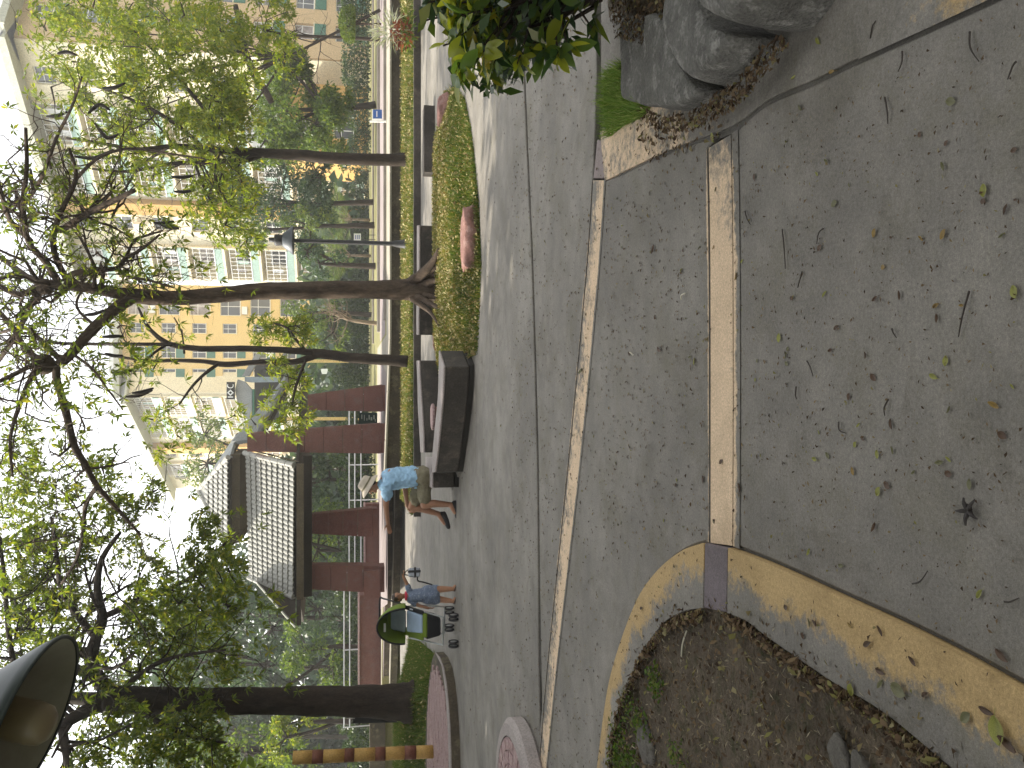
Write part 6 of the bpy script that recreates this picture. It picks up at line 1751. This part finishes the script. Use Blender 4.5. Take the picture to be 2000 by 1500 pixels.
for k in range(125):
    a = random.uniform(0, 6.283); rr = random.uniform(.1, 1)**.6
    cxy = Vector((math.cos(a)*.66*rr, math.sin(a)*.62*rr, 0))
    z = .26 + .76*random.random()**.75*(1-.28*rr*rr)
    if z < .45: cxy *= .8
    tip = sc_ + cxy + Vector((0, 0, z))
    tips.append(tip)
    b0 = sc_ + Vector((cxy.x*.28, cxy.y*.28, 0))
    stem.tube(smooth_path([b0, b0.lerp(tip, .5)+Vector((0, 0, .06)), tip], 3), lerp_list([.014, .009, .005], 7), 5, False)
for tip in (G(898, 158, .92), P(893, 150, 4.0), P(905, 140, 4.1), P(960, 130, 4.1), P(1010, 125, 4.15), P(1060, 110, 4.1), P(1110, 95, 4.15), P(1090, 110, 4.0), P(940, 110, 4.0), P(1160, 60, 4.3), P(880, 40, 4.2), P(900, 70, 4.1), P(870, 10, 4.3)):
    if tip.y > 6: continue
    tips.append(tip); stem.tube([sc_+Vector((0, 0, .4)), sc_.lerp(tip, .6)+Vector((0, 0, .12)), tip], [.012, .008, .004], 5, False)
stem.build('stems', M_bark_dark, shrub)
cands = []
for tip in tips:
    out = (tip-sc_); out.z *= .6; out = out.normalized() if out.length > .05 else Vector((0, 0, 1))
    for q in range(random.randint(8, 12)):
        d = (out*.5+Vector((random.gauss(0, 1), random.gauss(0, 1), random.gauss(.1, .6)))).normalized()
        L = random.uniform(.085, .165)
        p = tip - out*random.uniform(0, .10)
        cands.append((p, d, L))
vis = sorted(range(len(cands)), key=lambda i: (cands[i][0]-CAM).length - .25*(cands[i][0].z) + .35*cands[i][0].x)
rest = []
for rank, i in enumerate(vis):
    p, d, L = cands[i]
    if rank < 300:
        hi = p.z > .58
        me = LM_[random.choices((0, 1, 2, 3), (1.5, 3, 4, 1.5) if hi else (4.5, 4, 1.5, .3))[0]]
        up = Vector((random.gauss(0, .4), random.gauss(0, .4), 1)); up = (up-d*up.dot(d)).normalized(); xx = d.cross(up)
        o = bpy.data.objects.new('leaf', me); COL.objects.link(o); o.parent = shrub
        o.matrix_local = Matrix.Translation(p) @ Matrix((xx, d, up)).transposed().to_4x4() @ Matrix.Scale(L, 4)
    else: rest.append((p, d, L))
for k in range(1500):
    a = random.uniform(0, 6.283); q = random.random()**.5; z = random.uniform(.16, .8); r_ = (.34+.36*min(1, z/.6))*q
    rest.append((sc_+Vector((math.cos(a)*r_, math.sin(a)*r_, z)), Vector((random.gauss(0, 1), random.gauss(0, 1), random.gauss(.1, .6))).normalized(), random.uniform(.07, .13)))
if rest:
    V_ = leaf_quads(np.array([tuple(r[0]) for r in rest]), np.array([tuple(r[1]) for r in rest]), np.array([r[2] for r in rest]), np.array([r[2]*.42 for r in rest]))
    tag(quads_np('foliage', V_, M_shrub, shrub), kind='stuff')

# ------------------------------------------------------------------ soil under the shrub
rsoil = [tuple(p[:2]) for p in GG([(1190, 25), (1228, 62), (1300, 62), (1365, 28), (1440, -30)])] + [(3.3, 2.2), (4.8, 2.8), (4.9, 5.0)]
rs_ = hill(rsoil, .1, .35)
lumpy(rsoil, .0, .02, .05, M_earth, 'planting_bed', 'structure', fn=lambda x, y: float(rs_(x, y)[0]))

# ------------------------------------------------------------------ leaf litter, twigs, weeds
def litter(name, pts, L, mat, tilt=.5, ratio=.5, parent=None):
    """small curled chips lying about: two quads folded along the middle"""
    n = len(pts); pts = np.asarray(pts, float)
    a = RNG.uniform(0, 2*np.pi, n); LL = L*RNG.uniform(.45, 1.4, n); Wd = LL*ratio*RNG.uniform(.6, 1.3, n)
    tz = RNG.normal(0, tilt, n)*.35
    d = np.stack([np.cos(a), np.sin(a), tz], 1); s = np.stack([-np.sin(a), np.cos(a), RNG.normal(0, tilt, n)*.5], 1)
    c = pts + np.array([0, 0, .004])
    c[:, 2] += np.abs(tz)*LL*.5
    up = np.array([0, 0, 1.0])[None]*(Wd*RNG.uniform(.1, .5, n))[:, None]
    A = c-d*LL[:, None]/2; B = c+d*LL[:, None]/2
    S1 = c+s*Wd[:, None]/2+up; S2 = c-s*Wd[:, None]/2+up
    V = np.stack([A, S2, B, S1], 1).reshape(-1, 3)
    return tag(quads_np(name, V, mat, parent), kind='stuff')
zf0 = lambda x, y: np.zeros(len(x))
# soil bed: debris everywhere, pale straw, some green sprigs
litter('leaf_litter', scatter_in(bed_fill, 13000, lambda x, y: 0.004+RNG.uniform(-.008, .016, len(x))), .026, M_litter, .9)
M_chaff = mat_leaf('dry_chaff', [(0.0, (.06, .045, .028, 1)), (.5, (.17, .13, .085, 1)), (1.0, (.36, .31, .22, 1))], .1, .8, .2)
litter('leaf_litter', scatter_in(bed_fill, 15000, lambda x, y: 0.006+RNG.uniform(-.006, .018, len(x))), .026, M_chaff, .9, .13)
rim_in = [tuple(p.lerp(q, -.2)[:2]) for p, q in zip(KIL, KOL)] + [tuple(p.lerp(q, -.02)[:2]) for p, q in zip(KIL, KOL)][::-1]
rim_in2 = [tuple(p.lerp(q, -.16)[:2]) for p, q in zip(KIR, KOR)] + [tuple(p.lerp(q, -.0)[:2]) for p, q in zip(KIR, KOR)][::-1]
litter('leaf_litter', scatter_in(rim_in, 1500, lambda x, y: .012+RNG.uniform(-.01, .018, len(x))), .03, M_litter, 1.0)
litter('leaf_litter', scatter_in(rim_in2, 2200, lambda x, y: .012+RNG.uniform(-.01, .018, len(x))), .026, M_litter, 1.0)
# weeds along the shaded inner edge
wp_ = []
for v, y, n, r in ((1215, 1440, 150, .16), (1235, 1380, 90, .12), (1210, 1480, 200, .14), (1260, 1425, 140, .12), (1330, 1480, 70, .1), (1285, 1330, 120, .1), (1240, 1495, 160, .12)):
    c = G(v, y); q, _ = ball_pts((c.x, c.y, .02), (r, r*1.2, .035), n, .0); q[:, 2] = np.abs(q[:, 2]-.02)+.008; wp_.append(q)
wp_ = np.concatenate(wp_)
tag(quads_np('weeds', leaf_quads(wp_, RNG.normal(size=wp_.shape)*np.array([1, 1, .35])+np.array([0, 0, .2]), .028*RNG.uniform(.6, 1.4, len(wp_)), .016), M_grass_lush), kind='stuff')
litter('leaf_litter', scatter_in(rsoil, 2600, lambda x, y: rs_(x, y)+RNG.uniform(0, .02, len(x))), .028, M_litter, .9)
# litter round the kerb stones and the shrub's foot
for poly, n, L in (([(1290, 212), (1330, 232), (1380, 228), (1440, 190), (1480, 165), (1545, 90), (1570, 70), (1590, 92), (1560, 130), (1480, 215), (1400, 255), (1330, 262), (1300, 240)], 900, .025),
                   ([(1220, -20), (1300, -20), (1360, 10), (1366, 60), (1330, 115), (1320, 150), (1300, 90), (1230, 75)], 900, .026), ([(1245, 230), (1420, 205), (1440, 250), (1340, 300), (1260, 320)], 160, .03)):
    base_z = .075 if n == 900 else .002
    litter('leaf_litter', scatter_in([tuple(G(v, y)[:2]) for v, y in poly], n, lambda x, y: base_z+RNG.uniform(0, .02 if n != 160 else .003, len(x))), L, M_litter, .9)
# sprinkling of small dark bits over the pavement, denser in the shaded middle
dens = [([(1000, -50), (1000, 1500), (1180, 1500), (1180, -50)], 2600, .022), ([(1180, 300), (1180, 1100), (1385, 1060), (1385, 280)], 1100, .018), ([(1430, 250), (1430, 1070), (1620, 1120), (1620, 160)], 520, .014), ([(1620, 160), (1620, 1130), (2000, 1330), (2000, 0)], 640, .011), ([(900, 0), (900, 1450), (1000, 1450), (1000, 0)], 260, .03)]
for poly, n, L in dens:
    pl = [tuple(G(v, y)[:2]) for v, y in poly]
    litter('pavement_specks', scatter_in(pl, n, lambda x, y: zf0(x, y)+.001), L, M_litter, .35, .45)
# litter that fell on the yellow kerb and the band
litter('pavement_specks', scatter_in([tuple(p[:2]) for p in KOR]+[tuple(p[:2]) for p in KIR[::-1]], 90, lambda x, y: zf0(x, y)+.024), .018, M_litter, .4, .45)
litter('pavement_specks', scatter_in([tuple(p[:2]) for p in KOL]+[tuple(p[:2]) for p in KIL[::-1]], 110, lambda x, y: zf0(x, y)+.024), .022, M_litter, .4, .45)

# fallen leaves big enough to point at: each its own object, sharing a few meshes
def fallen_mat(name, c):
    m = mat_plain(name, c, .6, 0, .35, 40); return m
FM = {'yellow green': fallen_mat('fallen_yellow_green', (.22, .22, .045, 1)), 'brown': fallen_mat('fallen_brown', (.075, .04, .02, 1)), 'ochre': fallen_mat('fallen_ochre', (.22, .14, .03, 1)), 'olive': fallen_mat('fallen_olive', (.12, .115, .05, 1))}
def fallen_mesh(mat, kind):
    V = []; Fc = []; n = 6; fat = .36 if kind == 0 else .22; curl = (.5, 1.2, .25)[kind]
    for i in range(n+1):
        q = i/n; wd = fat*math.sin(math.pi*min(.98, q*.94+.03))**.75
        z = .10+curl*(q-.5)**2*.5
        e = wd*(.5 if kind == 0 else .9)
        V += [(-wd, q-.5, z+e*.55), (-wd*.5, q-.5, z+e*.12), (0, q-.5, z-.06), (wd*.5, q-.5, z+e*.12), (wd, q-.5, z+e*.5)]
    for i in range(n):
        for j in range(4):
            a = 5*i+j; Fc.append((a, a+1, a+6, a+5))
    k = len(V); V += [(-.012, -.5, .12), (.012, -.5, .12), (.015, -.8, .02), (-.005, -.8, .02)]; Fc.append((k, k+1, k+2, k+3))
    me = bpy.data.meshes.new('fallen_leaf'); me.from_pydata(V, [], Fc); me.materials.append(mat); me.polygons.foreach_set('use_smooth', [True]*len(Fc)); me.update(); return me
FL = {(c, k): fallen_mesh(m, k) for c, m in FM.items() for k in range(3)}
fixed = [(1850, 705, 'yellow green', .03), (1826, 735, 'yellow green', .034), (1985, 570, 'yellow green', .036), (1830, 597, 'ochre', .028), (1802, 465, 'ochre', .024), (1845, 458, 'ochre', .032), (1712, 583, 'brown', .03), (1636, 640, 'brown', .034), (1524, 660, 'yellow green', .036), (1612, 575, 'yellow green', .028), (1603, 484, 'brown', .03), (1632, 398, 'olive', .034), (1925, 372, 'yellow green', .036), (1845, 325, 'olive', .03), (1860, 198, 'olive', .034), (1626, 140, 'ochre', .03), (1600, 80, 'yellow green', .038), (1552, 152, 'yellow green', .03), (1565, 210, 'olive', .034), (1440, 540, 'ochre', .034), (1358, 706, 'yellow green', .036), (1595, 897, 'yellow green', .036), (1672, 868, 'yellow green', .024), (1718, 960, 'yellow green', .034), (1735, 947, 'brown', .032), (1838, 903, 'olive', .03), (1855, 925, 'brown', .028), (1743, 828, 'brown', .034), (1668, 920, 'ochre', .028), (1710, 1030, 'brown', .034), (1945, 790, 'ochre', .034), (1916, 1160, 'yellow green', .034), (1582, 1078, 'yellow green', .03), (1645, 1105, 'olive', .032), (1607, 1216, 'brown', .036), (1595, 1215, 'olive', .03), (1710, 1257, 'brown', .044), (1736, 1230, 'brown', .034), (1735, 1310, 'brown', .04), (1773, 1345, 'olive', .062), (1735, 1335, 'olive', .034), (1800, 1290, 'brown', .034), (1824, 1355, 'brown', .036), (1945, 1385, 'brown', .044), (1970, 1425, 'yellow green', .07), (1992, 1450, 'brown', .06), (1678, 1345, 'yellow green', .044), (1905, 1400, 'olive', .04), (1960, 1280, 'brown', .045), (1675, 1220, 'ochre', .028), (1582, 1240, 'brown', .03), (1548, 1185, 'brown', .03), (1250, 1203, 'ochre', .03), (1262, 1187, 'brown', .04), (1138, 725, 'olive', .08), (1230, 690, 'brown', .03), (1395, 268, 'yellow green', .05), (1410, 902, 'brown', .03), (1437, 800, 'brown', .028), (1447, 952, 'brown', .04), (1322, 948, 'brown', .04), (1375, 936, 'brown', .035), (1278, 487, 'brown', .05), (1290, 682, 'brown', .06)]
shift = {'yellow green': 'yellow green leaf', 'brown': 'curled brown leaf', 'ochre': 'ochre dead leaf', 'olive': 'dull olive leaf'}
random.seed(5)
allf = list(fixed)
for k in range(95):
    v = random.choice((random.uniform(1450, 1990), random.uniform(1190, 1400))); y = random.uniform(250, 1050)
    allf.append((v, y, random.choices(('brown', 'olive', 'yellow green', 'ochre'), (6, 3, 1.5, 1))[0], random.uniform(.016, .03)))
for v, y, c, L in allf:
    if c not in FM: continue
    p = G(v, y)
    on_kerb = in_poly([tuple(q[:2]) for q in KOR]+[tuple(q[:2]) for q in KIR[::-1]], p.x, p.y) or in_poly([tuple(q[:2]) for q in KOL]+[tuple(q[:2]) for q in KIL[::-1]], p.x, p.y)
    o = bpy.data.objects.new('fallen_leaf', FL[(c, random.randint(0, 2))]); COL.objects.link(o)
    o.location = (p.x, p.y, .023 if on_kerb else .001); o.rotation_euler = (random.gauss(0, .12), random.gauss(0, .12), random.uniform(0, 6.28)); o.scale = (L*0.92,)*3
    zone = 'on the yellow painted kerb' if on_kerb else 'on grey paving between the two painted bands' if v < 1440 else 'on grey paving below the broad band, towards the left' if y > 640 else 'on grey paving below the broad band, towards the right'
    tag(o, shift[c]+' '+zone, 'leaf', 'fallen '+c+' leaves '+zone)
# twigs
tw = [(1577, 225, 1737, 193), (1722, 230, 1728, 200)]
M_twig = mat_plain('twig', (.03, .022, .016, 1), .8)
tl = [((1728, 190), (1734, 242)), ((1894, 62), (1912, 120)), ((1762, 100), (1754, 140)), ((1893, 568), (1872, 658)), ((1985, 120), (1968, 155)), ((1528, 448), (1534, 525)), ((1455, 412), (1467, 440)), ((1608, 446), (1595, 477)), ((1567, 530), (1558, 562)), ((1576, 705), (1588, 735)), ((1782, 1140), (1812, 1115)), ((1890, 985), (1905, 1012)), ((1555, 755), (1556, 780)), ((1638, 824), (1653, 846)), ((1735, 780), (1728, 812)), ((1742, 642), (1751, 660)), ((1962, 1175), (1990, 1168)), ((1700, 75), (1711, 40))]
for i, ((v0, y0), (v1, y1)) in enumerate(tl):
    a = G(v0, y0, .006); b = G(v1, y1, .006); m_ = a.lerp(b, .5)+Vector((random.gauss(0, .008), random.gauss(0, .008), .004))
    m = MB(); m.tube(smooth_path([a, m_, b], 4), lerp_list([.0028, .0022, .0014], 9), 5)
    tag(m.build('twig', M_twig), 'thin dark twig lying on the grey concrete pavement', 'twig', 'twigs on the pavement')
# a star-shaped dry seed husk and pale straws
def husk(v, y, s, mat, label):
    c = G(v, y, .008); m = MB()
    for k in range(5):
        a = k*1.3+.4; d = Vector((math.cos(a), math.sin(a), .15))
        m.tube(smooth_path([c, c+d*s*.5+Vector((0, 0, s*.15)), c+d*s*random.uniform(.8, 1.1)], 3), [.006, .007, .006, .005, .004, .003, .002], 6)
    tag(m.build('seed_husk', mat), label, 'seed husk')
husk(1893, 998, .038, M_pod, 'black star shaped dry husk on the pavement near the lower edge')
M_straw = mat_plain('pale_straw', (.5, .46, .36, 1), .8)
for (v0, y0, v1, y1, lab) in ((1330, 585, 1338, 573, 'short white straw on the grey paving between the two painted bands, right one'), (1230, 688, 1237, 694, 'short white straw on the grey paving between the two painted bands, left one'), (1330, 1292, 1341, 1232, 'long pale dry stalk lying on the dark soil')):
    a = G(v0, y0, .012); b = G(v1, y1, .012); m = MB(); m.tube(smooth_path([a, a.lerp(b, .5)+Vector((.006, .004, .006)), b], 3), .0035, 5); tag(m.build('straw', M_straw), lab, 'straw')
# concrete rubble in the bed
M_rubble = mat_rough('dirty_rubble', (0.06, 0.052, 0.042, 1), (0.15, 0.138, 0.12, 1), 14, 120, 0.9, 0.6)
c = G(1652, 1478); rock((c.x, c.y, .02), (.07, .045, .03), M_rubble, 'rubble', 'flat lump of grey concrete rubble in the soil bed, the larger near one', 21, 'rubble in the soil bed', .6, .5, 'rubble')
c = G(1690, 1498); rock((c.x, c.y, .015), (.045, .035, .025), M_rubble, 'rubble', 'pale chip of concrete rubble at the lowest edge of the soil bed', 23, 'rubble in the soil bed', .2, .5, 'rubble')
c = G(1268, 1452); rock((c.x, c.y, .015), (.11, .08, .045), M_rubble, 'rubble', 'grey stone among weeds at the far end of the soil bed', 25, 'rubble in the soil bed', .9, .5, 'rubble')
# ------------------------------------------------------------------ hazy air over the whole place
hz = MB(); hz.box((0, 550, 13.9), (1900, 2000, 30.1))
ho = hz.build('haze', None)
ho['kind'] = 'stuff'
hm = bpy.data.materials.new('haze'); hm.use_nodes = True
ht = hm.node_tree; ht.nodes.clear()
pvn = ht.nodes.new('ShaderNodeVolumePrincipled'); pvn.inputs['Density'].default_value = 0.0014
pvn.inputs['Color'].default_value = (0.95, 0.95, 0.93, 1); pvn.inputs['Anisotropy'].default_value = 0.3
hou = ht.nodes.new('ShaderNodeOutputMaterial'); ht.links.new(pvn.outputs[0], hou.inputs['Volume'])
ho.data.materials.append(hm)
# ------------------------------------------------------------------ children were built in world coordinates: keep them there
def finish():
    for o in list(bpy.data.objects):
        if o.parent is not None and not o.get('_local'):
            r = o.parent
            top = r
            if r.parent is None and r.type == 'EMPTY':
                o.matrix_parent_inverse = (Matrix.Translation(r.location) @ r.rotation_euler.to_matrix().to_4x4()).inverted()
            elif r.parent is None:
                o.matrix_parent_inverse = Matrix.Translation(-Vector(r.location))
    for o in bpy.data.objects:
        if '_local' in o: del o['_local']
finish()
